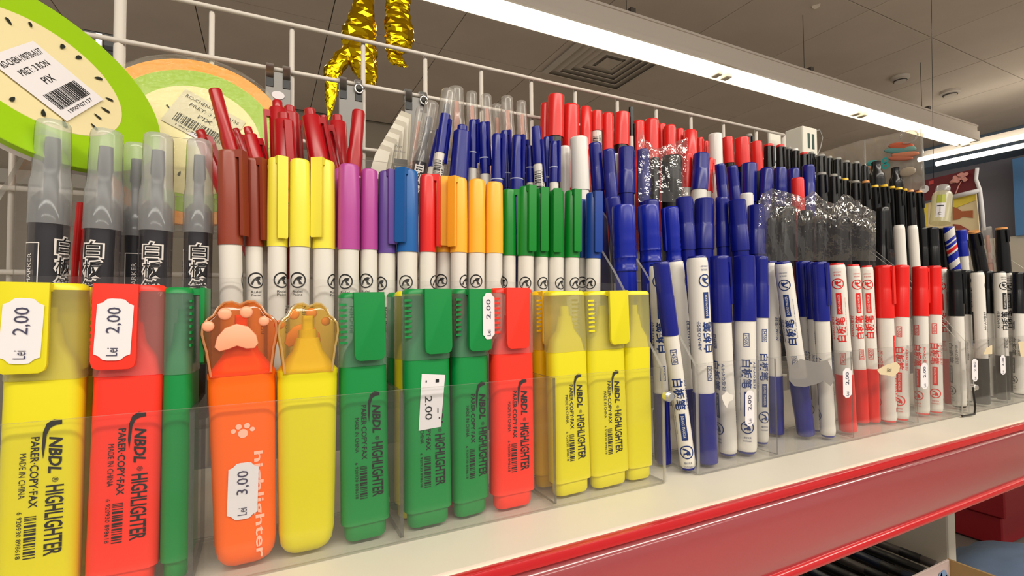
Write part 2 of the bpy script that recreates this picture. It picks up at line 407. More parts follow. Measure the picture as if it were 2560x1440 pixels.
def grey_pen(root, L, r, turn=0, cap=.049):
    zb = L-cap
    bm = bmesh.new(); lathe(bm, [(0, 0), (r*.85, 0), (r*.93, .002), (r*.93, zb), (r*.86, zb+.012), (r*.5, zb+.0155)], 24); part(root, 'barrel', bm, SMOKE)
    bm = bmesh.new(); lathe(bm, [(0, .004), (r*.62, .004), (r*.62, zb+.011), (r*.34, zb+.012), (r*.34, zb+.028), (r*.42, zb+.029), (r*.36, L-.008), (0, L-.008)], 16)
    part(root, 'ink_core', bm, plastic('dark_core', (34, 38, 52), .5))
    bm = bmesh.new(); n = 32
    def sec(R, fl=0): return [(R*(1-fl*(i % 2))*math.cos(2*PI*i/n), R*(1-fl*(i % 2))*math.sin(2*PI*i/n)) for i in range(n)]
    loft(bm, [(sec(r), zb), (sec(r*.99), zb+.019), (sec(r*.9), zb+.0225), (sec(r*.9, .045), zb+.026), (sec(r*.84, .045), L-.003), (sec(r*.8), L-.001), (sec(r*.7), L)])
    part(root, 'cap', bm, MILK)
    W2 = plastic('white_print', (225, 220, 215), .5)
    def fn():
        p = Print()
        for k, ch in enumerate('白板笔'):
            p.text(ch, 0, -10-9.2*k, 9.2, 9.2, bold=.055); 
        return p
    def fd():
        p = Print()
        for k, ch in enumerate('白板笔'): p.text(ch, 0, -10-9.2*k, 7.6, 7.6)
        return p
    def ff(): return Print().frame(-4, 4, -60, -9, .45).text('WHITEBOARD MARKER', 0, -34, 40, 2, rot=90)
    stamp(root, 'printed_text', cached_print('greytext', fn, [W2], r*.94), turn, zb)
    stamp(root, 'printed_text', cached_print('greytextin', fd, [INK], r*.955), turn, zb)
    stamp(root, 'printed_frame', cached_print('greyframe', ff, [W2], r*.94), turn-105, zb)
def clear_pen(root, L, r, core='grey', turn=0, cap=.05, text=False):
    zb = L-cap; bm = bmesh.new()
    lathe(bm, [(0, 0), (r*.9, 0), (r*.9, zb+.003), (r*.5, zb+.014)], 20); part(root, 'barrel', bm, SMOKE if text else CLEARCAP)
    bm = bmesh.new(); cc = plastic('core_'+core, dict(grey=(88, 92, 102), pink=(214, 150, 130))[core], .5)
    lathe(bm, [(0, .004), (r*.55, .004), (r*.55, zb+.004), (r*.3, zb+.006), (r*.3, zb+.018), (r*.38, zb+.019), (r*.3, L-.012), (0, L-.012)], 14); part(root, 'ink_core', bm, cc)
    bm = bmesh.new(); n = 28
    def sec(R, fl=0): return [(R*(1-fl*(i % 2))*math.cos(2*PI*i/n), R*(1-fl*(i % 2))*math.sin(2*PI*i/n)) for i in range(n)]
    loft(bm, [(sec(r), zb), (sec(r*.98), zb+.02), (sec(r*.9), zb+.024), (sec(r*.88, .05), zb+.028), (sec(r*.82, .05), L-.003), (sec(r*.78), L-.001), (sec(r*.68), L)])
    part(root, 'cap', bm, CLEARCAP)
    if text:
        def fn():
            p = Print()
            for k, ch in enumerate('白板笔'): p.text(ch, 0, -6-7.5*k, 7, 7, rot=180, bold=.03)
            return p
        stamp(root, 'printed_text', cached_print('clear', fn, [plastic('white_print', (225, 220, 215), .5)], r*.92), turn, zb)
def dual(root, L, r, c, turn=50, big=.028, plug=.003):
    """black two-ended marker with a coloured end ring"""
    k = pl('black', rough=.22); bm = bmesh.new()
    lathe(bm, [(0, 0), (r*1.05, 0), (r*1.08, .01), (r*1.08, L-big-.012), (r*1.0, L-big-.004), (r*.99, L-big), (r*.9, L-plug), (0, L-plug)], 18); part(root, 'barrel', bm, k)
    bm = bmesh.new(); lathe(bm, [(r*.86, L-plug), (r*.92, L-plug+.0003), (r*.9, L-.0005), (r*.8, L), (0, L-.0004)], 18); part(root, 'end_ring', bm, pl(c, rough=.35), label=None)
    clip(root, r*.95, L-big, L-.004, r*.5, k, turn, gap=.001, th=.001)
def bulb(root, L, r):
    k = pl('black', rough=.2); bm = bmesh.new()
    lathe(bm, [(0, 0), (r, 0), (r, L-.024), (r*.97, L-.018), (r*.66, L-.0135), (r*.6, L-.004), (r*.62, L-.001), (r*.5, L), (0, L)], 22); part(root, 'barrel', bm, k)
    bm = bmesh.new(); lathe(bm, [(r*1.005, L-.034), (r*1.03, L-.0338), (r*1.03, L-.026), (r*1.0, L-.0258)], 22); part(root, 'grip_band', bm, k)
def dred(root, L, r, turn=180, nub=True, cap=.058):
    m = pl('darkred', rough=.33); bm = bmesh.new(); zb = max(L-cap, .002)
    lathe(bm, [(0, 0), (r*.85, 0), (r*.9, zb)], 20); part(root, 'barrel', bm, m)
    bm = bmesh.new(); P = [(r*.9, zb), (r*1.06, zb), (r*.86, L-.0055)]
    P += [(r*.8, L-.005), (r*.52, L-.005), (r*.5, L-.0006), (r*.42, L), (0, L)] if nub else [(r*.8, L), (0, L)]
    lathe(bm, P, 20); part(root, 'cap', bm, m)
    clip(root, r*.88, L-.05, L-.007, r*.62, m, turn, gap=.0016, th=.0016)
def twin_red(root, L, r):
    m = pl('darkred', rough=.28); bm = bmesh.new()
    lathe(bm, [(0, 0), (r, 0), (r, L-.046)], 20); part(root, 'barrel', bm, m)
    bm = bmesh.new(); lathe(bm, [(r*1.0, L-.046), (r*1.04, L-.030), (r*.86, L-.024), (r*.84, L-.001), (r*.75, L), (0, L-.0005)], 20); part(root, 'cap', bm, m)
    bm = bmesh.new(); lathe(bm, [(r*1.02, L-.0452), (r*1.045, L-.0448), (r*1.02, L-.0442)], 20); part(root, 'ring_line', bm, plastic('pale_line2', (235, 190, 190), .3))
# ---------------------------------------------------------------- stickers
def tag_shape(w, h):
    """price sticker outline with rounded shouldered ends, mm"""
    s = []
    for sy in (-1, 1):
        rng = [(-.5, .40), (-.36, .43), (-.24, .49), (-.12, .5), (.12, .5), (.24, .49), (.36, .43), (.5, .40)]
        pts = [(x*w, sy*y*h) for x, y in rng]
        s += pts if sy < 0 else pts[::-1]
    return s
def price_tag(price, w=12, h=26, frm=True):
    bm = bmesh.new()
    def fn():
        p = Print().poly(tag_shape(w, h), 0); return p
    def ft(): return Print().text(price, 0, h*.15, h*.42, w*.42, rot=90).text('Lei', 0, -h*.36, h*.13, w*.3, rot=90)
    return fn, ft
def put_tag(root, price, x, z, y, w=12, h=26, ang=0, tilt=0, name='price_tag'):
    fn, ft = price_tag(price, w, h)
    o = link(name, cached_print(f'tag{w}_{h}', fn, [PAPER], None, y-.00025), root)
    q = link('printed_price', cached_print(f'tagt{price}{w}_{h}', ft, [plastic('faded_ink', (62, 58, 84), .6)], None, y-.0005), o)
    o.rotation_euler = (0, tilt, math.radians(ang)); o.location = (x, 0, z)
    return o
# ---------------------------------------------------------------- highlighters
def nbdl():
    p = Print(); z = 66
    p.poly([(6.6, 70.2), (4.2, 70.6), (2.2, 69.2), (1.2, 66), (1.0, 60), (1.5, 56), (1.9, 60), (2.3, 65), (3.2, 67.4), (4.8, 68.4), (6.6, 68.6)])
    p.text('NBDL', 5.0, z-9.0, 13.5, 3.9, rot=-90, bold=.03, skew=.2).text('®', 5.2, z-18, 2, 2, rot=-90)
    p.text('HIGHLIGHTER', 5.2, z-33, 26, 5.4, rot=-90, bold=.02)
    p.text('PARER·COPY·FAX', -.9, z-14.5, 26, 2.5, rot=-90, bold=.015)
    p.text('MADE IN CHINA', -4.2, z-15.5, 16.5, 1.9, rot=-90)
    p.text('6 920930 898618', -4.6, z-37, 17, 1.4, rot=-90)
    p.barcode(-3.2, .2, z-46, z-30, True, n=20)
    return p
def highlighter(xl, xr, yt, xb0, xb1, yb, Yf, c, label, rot=0, dx=0, dy=0, hd=.0058, clipside=0, text=True, group='chisel-tip highlighters in the front trays', tag=None, wmm=None, dzz=0):
    m, L, hw = place_flat(xl, xr, yt, xb0, xb1, yb, Yf, hd+dy, rot, dx)
    root = empty('highlighter', label=label, cat='highlighter', group=group, mat=m)
    hw = round(wmm/2000 if wmm else hw, 4); s = L/.119
    bc = plastic('hl_'+c, HL[c], .42); capc = film('hlcap_'+c, tuple(int(250+.12*(v-250)) for v in HL[c]), .42, tuple(int(236*.6+v*.4) for v in HL[c]), .25)
    bm = bmesh.new(); S = [(0, .80, .7), (.0015, .86, .8), (.0075, .87, .82), (.0078, .995, 1), (.03, .985, 1), (.083, .97, .98)]
    loft(bm, [(rrect(hw*a, hd*b, .0045), z*s) for z, a, b in S])
    S = [(.083, .86, .86), (.090, .74, .8), (.096, .42, .6), (.104, .3, .5), (.104, .22, .32), (.110, .2, .25)]
    loft(bm, [(rrect(hw*a, hd*b, .003), z*s) for z, a, b in S]); part(root, 'body', bm, bc)
    bm = bmesh.new(); loft(bm, [(rrect(hw*a, hd*b, .0045), z*s) for z, a, b in [(.0832, 1, 1.02), (.1, .99, 1.02), (.1165, .97, 1)]], cap=False)
    part(root, 'cap', bm, capc)
    bm = bmesh.new(); loft(bm, [(rrect(hw*a, hd*b, .0045), z*s) for z, a, b in [(.1165, .975, 1.0), (.118, .95, .97), (.119, .86, .85)]]); part(root, 'cap_top', bm, bc)
    # finger ribs on the narrow side
    bm = bmesh.new()
    for k in range(8):
        z = (.0945+.0026*k)*s; box(bm, -hw*1.015, -hw*.72, -hd*1.06, -hd*.9, z, z+.0011)
    part(root, 'ribs', bm, bc, 0 if clipside == 0 else 180, smooth=False)
    pts = [(-.0072, .119), (.0072, .119), (.0072, .0895), (.0066, .0872), (.0048, .0862), (-.0048, .0862), (-.0066, .0872), (-.0072, .0895)]
    bm = bmesh.new(); prism_y(bm, [(x, z*s) for x, z in pts], -hd-.0042, -hd-.0022, .0004); box(bm, -.0070, .0070, -hd-.0035, -hd*.4, .1158*s, .1187*s)
    ck = part(root, 'clip', bm, bc, clipside)
    if text and clipside in (0,):
        stamp(root, 'printed_text', cached_print('nbdl', nbdl, [INK], None, -hd*1.0-.00022))
    elif text:
        stamp(root, 'printed_text', cached_print('nbdl', nbdl, [INK], None, -hd*1.0-.00022))
    if tag: tag(root, ck, hd, s, hw)
    return root
PAW = [(-13.2, 0), (-14.0, 5), (-14.8, 10), (-15.8, 13.5), (-16.6, 17), (-16.2, 20.5), (-13.8, 23), (-11.6, 24.2), (-9.6, 27.2), (-6.6, 29.2), (-3.4, 29.4), (-.2, 28.2),
       (0.2, 28.2), (3.4, 29.4), (6.6, 29.2), (9.6, 27.2), (11.6, 24.2), (13.8, 23), (16.2, 20.5), (16.6, 17), (15.8, 13.5), (14.8, 10), (14.0, 5), (13.2, 0)]
def paw_pen(xl, xr, yt, xb0, xb1, yb, Yf, c, label, front=True, ks=1):
    m, L, hw = place_flat(xl, xr, yt, xb0, xb1, yb, Yf, .0078)
    root = empty('paw_highlighter', label=label, cat='highlighter', group='cat-paw highlighters in the second tray', mat=m)
    hd = .0078; s = L/.103
    bc = plastic('paw_'+c, HL[c], .36); bm = bmesh.new()
    S = [(0, .55, .5), (.0012, .72, .72), (.004, .84, .9), (.009, .90, 1), (.07, .985, 1), (.0725, .985, 1), (.073, 1.0, 1.03), (.0748, 1.0, 1.03), (.0754, .94, .95), (.079, .74, .86), (.083, .5, .7), (.088, .38, .55), (.0882, .34, .5)]
    loft(bm, [(rrect(hw*a, hd*b, .0055 if z < .08 else .004), z*s) for z, a, b in S])
    loft(bm, [(rrect(hw*.3, hd*.45, .003), .088*s), (rrect(hw*.3, hd*.45, .003), .0915*s), (rrect(hw*.2, hd*.3, .002), .0917*s), (rrect(hw*.18, hd*.2, .001), .0975*s)])
    part(root, 'body', bm, bc)
    k = hw*1000/16.6*ks; kp = hw*1000/13.2*.98
    tint = (255, 186, 120) if c == 'orange' else (250, 226, 150)
    cm = film('paw_clear_'+c, tint, .13, (255, 176, 100) if c == 'orange' else (246, 220, 130), .06, 1.6)
    bm = bmesh.new(); prism_y(bm, [(x*k*.001, (.0735+z*.001)*s) for x, z in PAW], -hd*1.15, hd*1.15, .0022); part(root, 'paw_cap', bm, cm)
    bm = bmesh.new(); pts = [Vector((x*k*.001*.93, -hd*1.16, (.0745+z*.00096)*s)) for x, z in PAW]; tube(bm, pts, .0005, 6)
    part(root, 'cap_rim', bm, film('paw_rim_'+c, tint, .45, (255, 214, 150) if c == 'orange' else (252, 236, 170), .1, 1.5))
    pm = plastic('peach_pad', (250, 168, 130), .35); fy = -hd*1.18 if front else hd*1.18
    def pad(cx, cz, rx, rz, name):
        bm = bmesh.new(); bmesh.ops.create_uvsphere(bm, u_segments=20, v_segments=10, radius=1)
        for v in bm.verts: v.co = Vector((cx*kp*.001+v.co.x*rx*.001, fy+v.co.y*.0012, (.0735+cz*.001)*s+v.co.z*rz*.001))
        part(root, name, bm, pm)
    for cx, cz, rp in ((-12.0, 20.2, 2.3), (-5.7, 24.6, 2.6), (2.4, 25.0, 2.6), (9.2, 21.2, 2.2)): pad(cx, cz, rp, rp, 'toe_pad')
    bm = bmesh.new(); out = []
    for x, z in [(-9.6, 8), (-8.5, 12), (-5, 15.5), (0, 17), (5, 15.7), (8.6, 12), (9.4, 8.5), (7.6, 6.6), (4, 6.6), (0, 8), (-4, 6.8), (-7.6, 6.2)]:
        out.append(((x*.88-1.4)*kp*.001, (.0780+z*.00095)*s))
    prism_y(bm, out, fy-.0014, fy+.0012, .0009); part(root, 'main_pad', bm, pm)
    if front:
        lp = plastic('pale_print', (255, 190, 165), .5)
        def fn():
            p = Print(); p.text('highlighter', 5.2, 26, 46, 4.6, rot=-90, bold=.02)
            for x, z, r in ((-1.6, 60.5, 1.2), (1.6, 60.5, 1.2), (0, 57.4, 1.9), (-3.6, 58.8, 1), (3.6, 58.8, 1)): p.ring(x, z, 0, r, n=12)
            return p
        stamp(root, 'printed_text', cached_print('pawtext', fn, [lp], None, -hd*1.0-.0002))
        put_tag(root, '3,00', -.0005, .033, -hd-.0004, 11.5, 24, 0, math.radians(3))
    return root
# ================================================================= the setting
def wobj(name, bm, mats, root, smooth=False):
    """geometry given in rel coordinates, stored relative to its root"""
    off = Vector((0, 0, ZO))-(root.location if root else Vector((0, 0, 0)))
    for v in bm.verts: v.co += off
    bmesh.ops.recalc_face_normals(bm, faces=bm.faces[:])
    return obj(name, bm, mats, root, smooth)
def struct(name, bm, mats, label=None):
    o = wobj(name, bm, mats, None); o['kind'] = 'structure'
    if label: o['label'] = label
    return o
CEILM = plastic('ceiling_paint', (214, 202, 190), .85, .2, grain=3)
bm = bmesh.new(); box(bm, -3, 5.9, -3.5, 3.95, 1.418, 1.46)
ceil = struct('ceiling', bm, plastic('ceiling_grid', (100, 94, 88), .8), 'dim grey suspended tile ceiling')
tiles = None; TX, TY = .58, .62
for i in range(-6, 7):
    for j in range(-4, 4):
        x = 2.6+TX*(i-1)+TX/2; y = 1.31+TY*j+TY/2
        if x < -2.2 or x > 5.7 or y < -1.3 or y > 3.8: continue
        if tiles is None:
            bm = rbox(-TX/2+.002, TX/2-.002, -TY/2+.002, TY/2-.002, 0, .014, .001, 1); tiles = mesh_of('ceiling_tile', bm, CEILM)
        o = link('ceiling_tile', tiles, ceil); o.location = (x, y, ZO+1.4+random.uniform(0, .0012))
bm = bmesh.new(); box(bm, -3.2, 6.2, -4, 4.4, -1.46, -1.4); struct('floor', bm, plastic('floor_tile', (206, 198, 188), .4, grain=4))
bm = bmesh.new(); box(bm, 5.75, 5.85, -3.5, 4, -1.4, 1.418); struct('wall_far', bm, plastic('wall_grey', (148, 146, 158), .8), 'grey lilac end wall')
bm = bmesh.new(); box(bm, -3, 5.75, 3.85, 3.95, -1.4, 1.418); struct('wall_back', bm, plastic('wall_cream', (176, 166, 150), .8), 'cream grey wall beyond the shelf')
bm = bmesh.new(); box(bm, -3, 5.7, 3.80, 3.86, 1.02, 1.12); box(bm, -3, 5.7, 3.80, 3.86, .72, .8); struct('trim_1', bm, plastic('trim_pale', (205, 200, 190), .6))
bm = bmesh.new(); box(bm, 5.45, 5.75, -3.5, 3.85, 1.22, 1.4); struct('trim_2', bm, plastic('beam_blue', (112, 134, 158), .6), 'dusty blue bulkhead along the end wall')
# pale panelling and light-blue column against the end wall
bm = bmesh.new(); p = onX(2500, 598, 5.7); box(bm, 5.55, 5.75, -3.4, 2.2, -1.4, p.z)
t = empty('wall_cabinet', up((5.6, 0, -1.4)), 'white low cabinet front at the foot of the far grey wall', 'cabinet')
wobj('cabinet_panel', bm, plastic('cabinet_white', (225, 218, 204), .6), t)
bm = bmesh.new(); a = onX(2548, 500, 5.6); box(bm, 5.5, 5.62, a.y-.5, a.y, p.z, onX(2550, 400, 5.6).z)
t = empty('blue_banner', up((5.56, a.y-.2, p.z)), 'light blue upright panel on far wall at right picture edge', 'panel')
wobj('panel', bm, plastic('panel_blue', (96, 152, 214), .6), t)
# ================================================================= ceiling fittings
EM = plastic('lamp_tube', (255, 250, 235), .4, emit=((255, 246, 226), 9))
EMT = plastic('lamp_tray_painted_glow', (250, 244, 228), .5, emit=((255, 242, 212), 6.0))  # emission painted on the tray for the tubes' light falling on it
TRAY = plastic('lamp_housing', (212, 202, 192), .5)
def strip_lamp(x0, x1, y0, y1, zt, cuts, label, group=None):
    t = empty('strip_light', up(((x0+x1)/2, (y0+y1)/2, zt)), label, 'ceiling light', group)
    bm = bmesh.new(); box(bm, x0, x1, y0, y1, zt+.012, zt+.085); box(bm, x0, x1, y0-.012, y0, zt-.004, zt+.016); box(bm, x0, x1, y1, y1+.006, zt-.012, zt+.016)
    box(bm, x0, x1, y0-.006, y0+.03, zt+.085, zt+.094); box(bm, x1, x1+.03, y0, y1, zt, zt+.06)
    wobj('housing', bm, TRAY, t)
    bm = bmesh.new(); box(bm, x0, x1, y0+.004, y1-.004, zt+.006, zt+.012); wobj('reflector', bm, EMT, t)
    xs = [x0]+cuts+[x1]
    for a, b in zip(xs, xs[1:]):
        bm = bmesh.new(); tube(bm, [(a+.045, (y0+y1)/2, zt-.008), (b-.045, (y0+y1)/2, zt-.008)], .014, 12); wobj('lamp_tube', bm, EM, t)
        for xx in (a+.03, b-.03):
            bm = rbox(xx-.016, xx+.016, (y0+y1)/2-.02, (y0+y1)/2+.02, zt-.026, zt+.008, .003, 1); wobj('lamp_socket', bm, plastic('socket', (222, 214, 196), .5), t)
    for k in range(4):
        xx = x0+(x1-x0)*(k+.5)/4; bm = bmesh.new(); tube(bm, [(xx, (y0+y1)/2, zt+.08), (xx, (y0+y1)/2, zt+.4)], .0016, 6); box(bm, xx-.012, xx+.012, y0+.01, y1-.01, zt+.08, zt+.125)
        wobj('hanger', bm, plastic('dark_wire', (84, 78, 72), .6), t)
    return t
strip_lamp(-.4, 4.0, 1.43, 1.53, 1.0, [1.77, 2.80], 'long lit fluorescent strip running across the top towards the far wall')
t = empty('strip_light', up((4.3, .5, 1.0)), 'second twin strip light crossing at far right above the posters', 'ceiling light')
bm = bmesh.new(); box(bm, 4.24, 4.38, -1.6, 1.83, 1.03, 1.07); wobj('housing', bm, TRAY, t)
for xx in (4.17, 4.42):
    bm = bmesh.new(); tube(bm, [(xx, -1.55, 1.0), (xx, 1.82, 1.0)], .016, 10); wobj('lamp_tube', bm, EM, t)
# diffuser vent
t = empty('ceiling_vent', up((1.765, 2.25, 1.4)), 'square grey air vent with nested louvres beyond the strip light', 'vent')
VM = plastic('vent_grey', (206, 196, 184), .6)
bm = bmesh.new(); box(bm, 1.485, 2.045, 1.97, 2.53, 1.392, 1.40); wobj('backing', bm, plastic('vent_dark', (180, 172, 162), .8), t)
for k, h in enumerate((.285, .235, .19, .145, .10)):
    bm = bmesh.new(); z0, z1, o_ = 1.374+.002*k, 1.392, .028
    for (ax, ay, bx_, by_) in ((-1, -1, 1, -1), (1, -1, 1, 1), (1, 1, -1, 1), (-1, 1, -1, -1)):
        f = lambda q, s, z: bm.verts.new((1.765+q[0]*(h-s), 2.25+q[1]*(h-s), z))
        a, b = (ax, ay), (bx_, by_)
        o0, o1 = f(a, 0, z1 if k else 1.39), f(b, 0, z1 if k else 1.39); m0, m1 = f(a, o_, z0), f(b, o_, z0); i0, i1 = f(a, o_+.003, z0+.002), f(b, o_+.003, z0+.002)
        bm.faces.new((o0, o1, m1, m0)); bm.faces.new((m0, m1, i1, i0))
    wobj('louvre', bm, VM, t)
bm = bmesh.new(); h = .055; vv = [bm.verts.new((1.765+a*h, 2.25+b*h, 1.376)) for a, b in ((-1, -1), (1, -1), (1, 1), (-1, 1))]; a = bm.verts.new((1.765, 2.25, 1.392)); bm.faces.new(vv[::-1])
for i in range(4): bm.faces.new((vv[i], vv[(i+1) % 4], a))
wobj('centre_plate', bm, VM, t)
# security camera
c0 = onZ(2096, 38, 1.26); t = empty('security_camera', up(onZ(2060, 20, 1.4)), 'white bullet security camera with black hood on the ceiling', 'camera')
def beam(bm, a, b, hw, hh):
    a, b = Vector(a), Vector(b); d = (b-a).normalized(); s = d.cross(Vector((0, 0, 1))).normalized(); u = s.cross(d)
    pr = [[p+s*x*hw+u*z*hh for x, z in ((-1, -1), (1, -1), (1, 1), (-1, 1))] for p in (a, b)]
    r = [[bm.verts.new(q) for q in row] for row in pr]
    for i in range(4): bm.faces.new((r[0][i], r[0][(i+1) % 4], r[1][(i+1) % 4], r[1][i]))
    bm.faces.new(r[0][::-1]); bm.faces.new(r[1])
def pz(x, y, d): v = ray(x, y); return v*d
D = 2.62
bm = bmesh.new(); beam(bm, pz(2064, 32, D), pz(2118, 36, D), .058, .05); bmesh.ops.bevel(bm, geom=bm.edges[:], offset=.012, segments=2, affect='EDGES'); wobj('housing', bm, plastic('camera_white', (226, 214, 196), .5), t)
bm = bmesh.new(); beam(bm, pz(2114, 40, D), pz(2140, 34, D), .052, .046); bmesh.ops.bevel(bm, geom=bm.edges[:], offset=.01, segments=2, affect='EDGES'); wobj('lens_hood', bm, plastic('camera_black', (14, 16, 22), .25), t)
bm = bmesh.new(); tube(bm, [pz(2134, 40, D), pz(2152, 20, D)], .028, 12); wobj('lens', bm, plastic('camera_black', (14, 16, 22), .25), t)
bm = bmesh.new(); tube(bm, [pz(2066, 24, D), pz(2046, 16, D+.1), onZ(2040, 12, 1.4)], .018, 10); tube(bm, [pz(2050, 36, D), pz(2040, 28, D+.1)], .012, 8); wobj('bracket', bm, plastic('camera_white', (226, 214, 196), .5), t)
for px, py, s, lb in ((2250, 192, .05, 'small pale smoke detector on the ceiling, nearer one'), (2375, 228, .055, 'small pale smoke detector on the ceiling, farther one')):
    c = onZ(px, py, 1.4); t = empty('smoke_detector', up(c), lb, 'detector', 'ceiling detectors')
    bm = bmesh.new(); lathe(bm, [(0, -.034), (s*.6, -.034), (s*.7, -.02), (s, -.016), (s, 0)], 20); wobj('base', bm, plastic('detector', (215, 206, 196), .5), t)
    for v in t.children[0].data.vertices: v.co += Vector((t.location.x, t.location.y, 1.4))
    bm = bmesh.new(); lathe(bm, [(s*.72, -.024), (s*.74, -.027), (s*.68, -.030)], 20)
    o = obj('sensor_ring', bm, plastic('detector_dark', (60, 56, 54), .5), t)
# ================================================================= shelf
SZ = -.115; SF = .2045
t = empty('store_shelf', up((.5, .33, SZ)), 'white shelf board with a red price rail holding all the pen trays', 'shelf')
bm = bmesh.new(); box(bm, -.6, 2.4, SF, .416, SZ-.022, SZ); bmesh.ops.bevel(bm, geom=bm.edges[:], offset=.0015, segments=2, affect='EDGES')
wobj('shelf_board', bm, plastic('shelf_cream', (226, 220, 204), .45, grain=9), t)
RAIL = plastic('red_rail', (188, 20, 28), .25, coat=.3)
bm = bmesh.new(); prof = [(SF-.0002, SZ-.0012), (SF-.0030, SZ-.0018), (SF-.0038, SZ-.0034), (SF-.0036, SZ-.0062), (SF-.0022, SZ-.0072), (SF-.0010, SZ-.0082), (SF-.0006, SZ-.026), (SF-.0010, SZ-.0505), (SF-.0030, SZ-.0512), (SF-.0046, SZ-.0528), (SF-.0046, SZ-.0556), (SF-.0030, SZ-.0570), (SF+.002, SZ-.0565), (SF+.002, SZ-.002)]
for i in range(len(prof)):
    a, b = prof[i], prof[(i+1) % len(prof)]
    q = [bm.verts.new((x, y, z)) for x, (y, z) in ((-.6, a), (2.4, a), (2.4, b), (-.6, b))]; bm.faces.new(q)
bmesh.ops.remove_doubles(bm, verts=bm.verts[:], dist=1e-5)
o = wobj('price_rail', bm, RAIL, t); autosmooth(o.data, 50)
bm = bmesh.new()
SP = [(-.0075, -.0014), (-.0084, -.0030), (-.0104, -.0043), (-.0135, -.0051), (-.019, -.0055), (-.028, -.0055), (-.038, -.0050), (-.046, -.0038), (-.051, -.0022)]
n = 60; NV = 8
g = [[bm.verts.new((-.6+3*k/n, SF+SP[j][1]+.0004*noise.noise(Vector((k*.45, j*.8, 0))), SZ+SP[j][0])) for j in range(NV+1)] for k in range(n+1)]
for k in range(n):
    for j in range(NV): bm.faces.new((g[k][j], g[k+1][j], g[k+1][j+1], g[k][j+1]))
bmesh.ops.remove_doubles(bm, verts=bm.verts[:], dist=1e-5)
o = wobj('clear_label_strip', bm, film('label_strip_painted_sheen', (253, 252, 252), .3, (212, 128, 138), .16, 1.8, 1.5), t); autosmooth(o.data, 60)  # pink cover paints the pale reflection seen on the rail front
for xx in (.62+.6, .62+1.5):
    bm = bmesh.new(); box(bm, xx, xx+.002, SF-.0046, SF-.002, SZ-.046, SZ-.013); wobj('rail_joint', bm, RAIL, t)
# ================================================================= wire grid panel
GY = .42
t = empty('wire_grid_panel', up((.2, GY, SZ)), 'white coated wire grid panel standing behind the pen trays', 'grid panel')
zt = onY(1063, 141, GY).z; z2 = onY(1100, 250, GY).z-.001; gx = .0535
def wire(a, b, r=.0017): bm = bmesh.new(); tube(bm, [a, b], r, 10); wobj('wire', bm, WIRE, t, True)
for z in (zt, z2, z2-.0535, z2-.107, z2-.16): wire((-.35, GY-.003, z), (onY(1955, 338, GY).x, GY-.003, z))
for px, py in [(300, 60), (530, 43), (730, 90), (908, 125), (1063, 157), (1203, 188), (1328, 214), (1438, 238), (1543, 257), (1640, 275), (1727, 292), (1808, 308), (1890, 323)]:
    x = onY(px, py, GY).x; wire((x, GY, SZ), (x, GY, zt), .0019 if px != 300 else .0035)
for k in range(1, 5): wire((onY(300, 60, GY).x-gx*k, GY, SZ), (onY(300, 60, GY).x-gx*k, GY, zt))
x = onY(1958, 345, GY).x; wire((x, GY, SZ), (x, GY, zt), .003)
# ================================================================= acrylic tiered stands
PROF = [(.2405, SZ+.001), (.2405, -.043), (.250, -.030), (.257, -.020), (.266, -.008), (.276, .007), (.288, .023), (.302, .039), (.318, .055), (.336, .074), (.356, .094), (.378, .112), (.384, .112), (.384, SZ+.001)]
TIER = {1: (.2405, -.115, -.0415), 2: (.2865, -.060, .014), 3: (.3300, -.002, .062), 4: (.3745, .048, .108)}
def side_panel(root, x, th=.0022):
    bm = bmesh.new(); r = [[bm.verts.new((xx, y, z)) for y, z in PROF] for xx in (x, x+th)]; n = len(PROF)
    bm.faces.new(r[0]); bm.faces.new(r[1][::-1])
    for i in range(n):
        f = bm.faces.new((r[0][i], r[0][(i+1) % n], r[1][(i+1) % n], r[1][i])); f.material_index = 1
    wobj('side_panel', bm, [ACR, ACRL], root)
def stand(x0, x1, cuts, label, cuts2):
    t = empty('acrylic_stand', up(((x0+x1)/2, .31, SZ)), label, 'display stand', 'clear acrylic stepped stands')
    th = .0018
    for k, (y, zf, ztp) in TIER.items():
        bm = bmesh.new(); sheet(bm, x0+.002, x1-.002, y-th/2, y+th/2, zf+.0004, ztp); wobj('front_panel', bm, [ACR, ACRL], t)
        yb = TIER[k+1][0] if k < 4 else .415
        bm = bmesh.new(); sheet(bm, x0+.002, x1-.002, y+th/2, yb-th/2, zf+.0004, zf+.0018); wobj('tray_floor', bm, [ACR, ACRL], t)
        if k > 1:
            pz_ = TIER[k-1][1]; bm = bmesh.new(); sheet(bm, x0+.002, x1-.002, y-th/2, y+th/2, pz_+.002, zf); wobj('riser', bm, [ACR, ACRL], t)
    side_panel(t, x0); side_panel(t, x1-.0022)
    for c in cuts:
        bm = bmesh.new(); sheet(bm, c-th/2, c+th/2, .2415, .2855, SZ+.002, -.0425); wobj('divider', bm, [ACR, ACRE], t)
    for c in cuts2:
        bm = bmesh.new(); sheet(bm, c-th/2, c+th/2, .2877, .329, -.058, .012); wobj('divider', bm, [ACR, ACRL], t)
    return t
s1 = stand(-.114, .2290, [-.0266, .0600, .1470], 'clear stepped stand on the left holding highlighters and felt pens', [.074])
s2 = stand(.2560, .6190, [.3387, .4347, .5360], 'middle clear stepped stand filled with blue and red board markers', [])
s3 = stand(.6290, .9900, [.7200, .81], 'right clear stepped stand holding black-capped board markers', [])
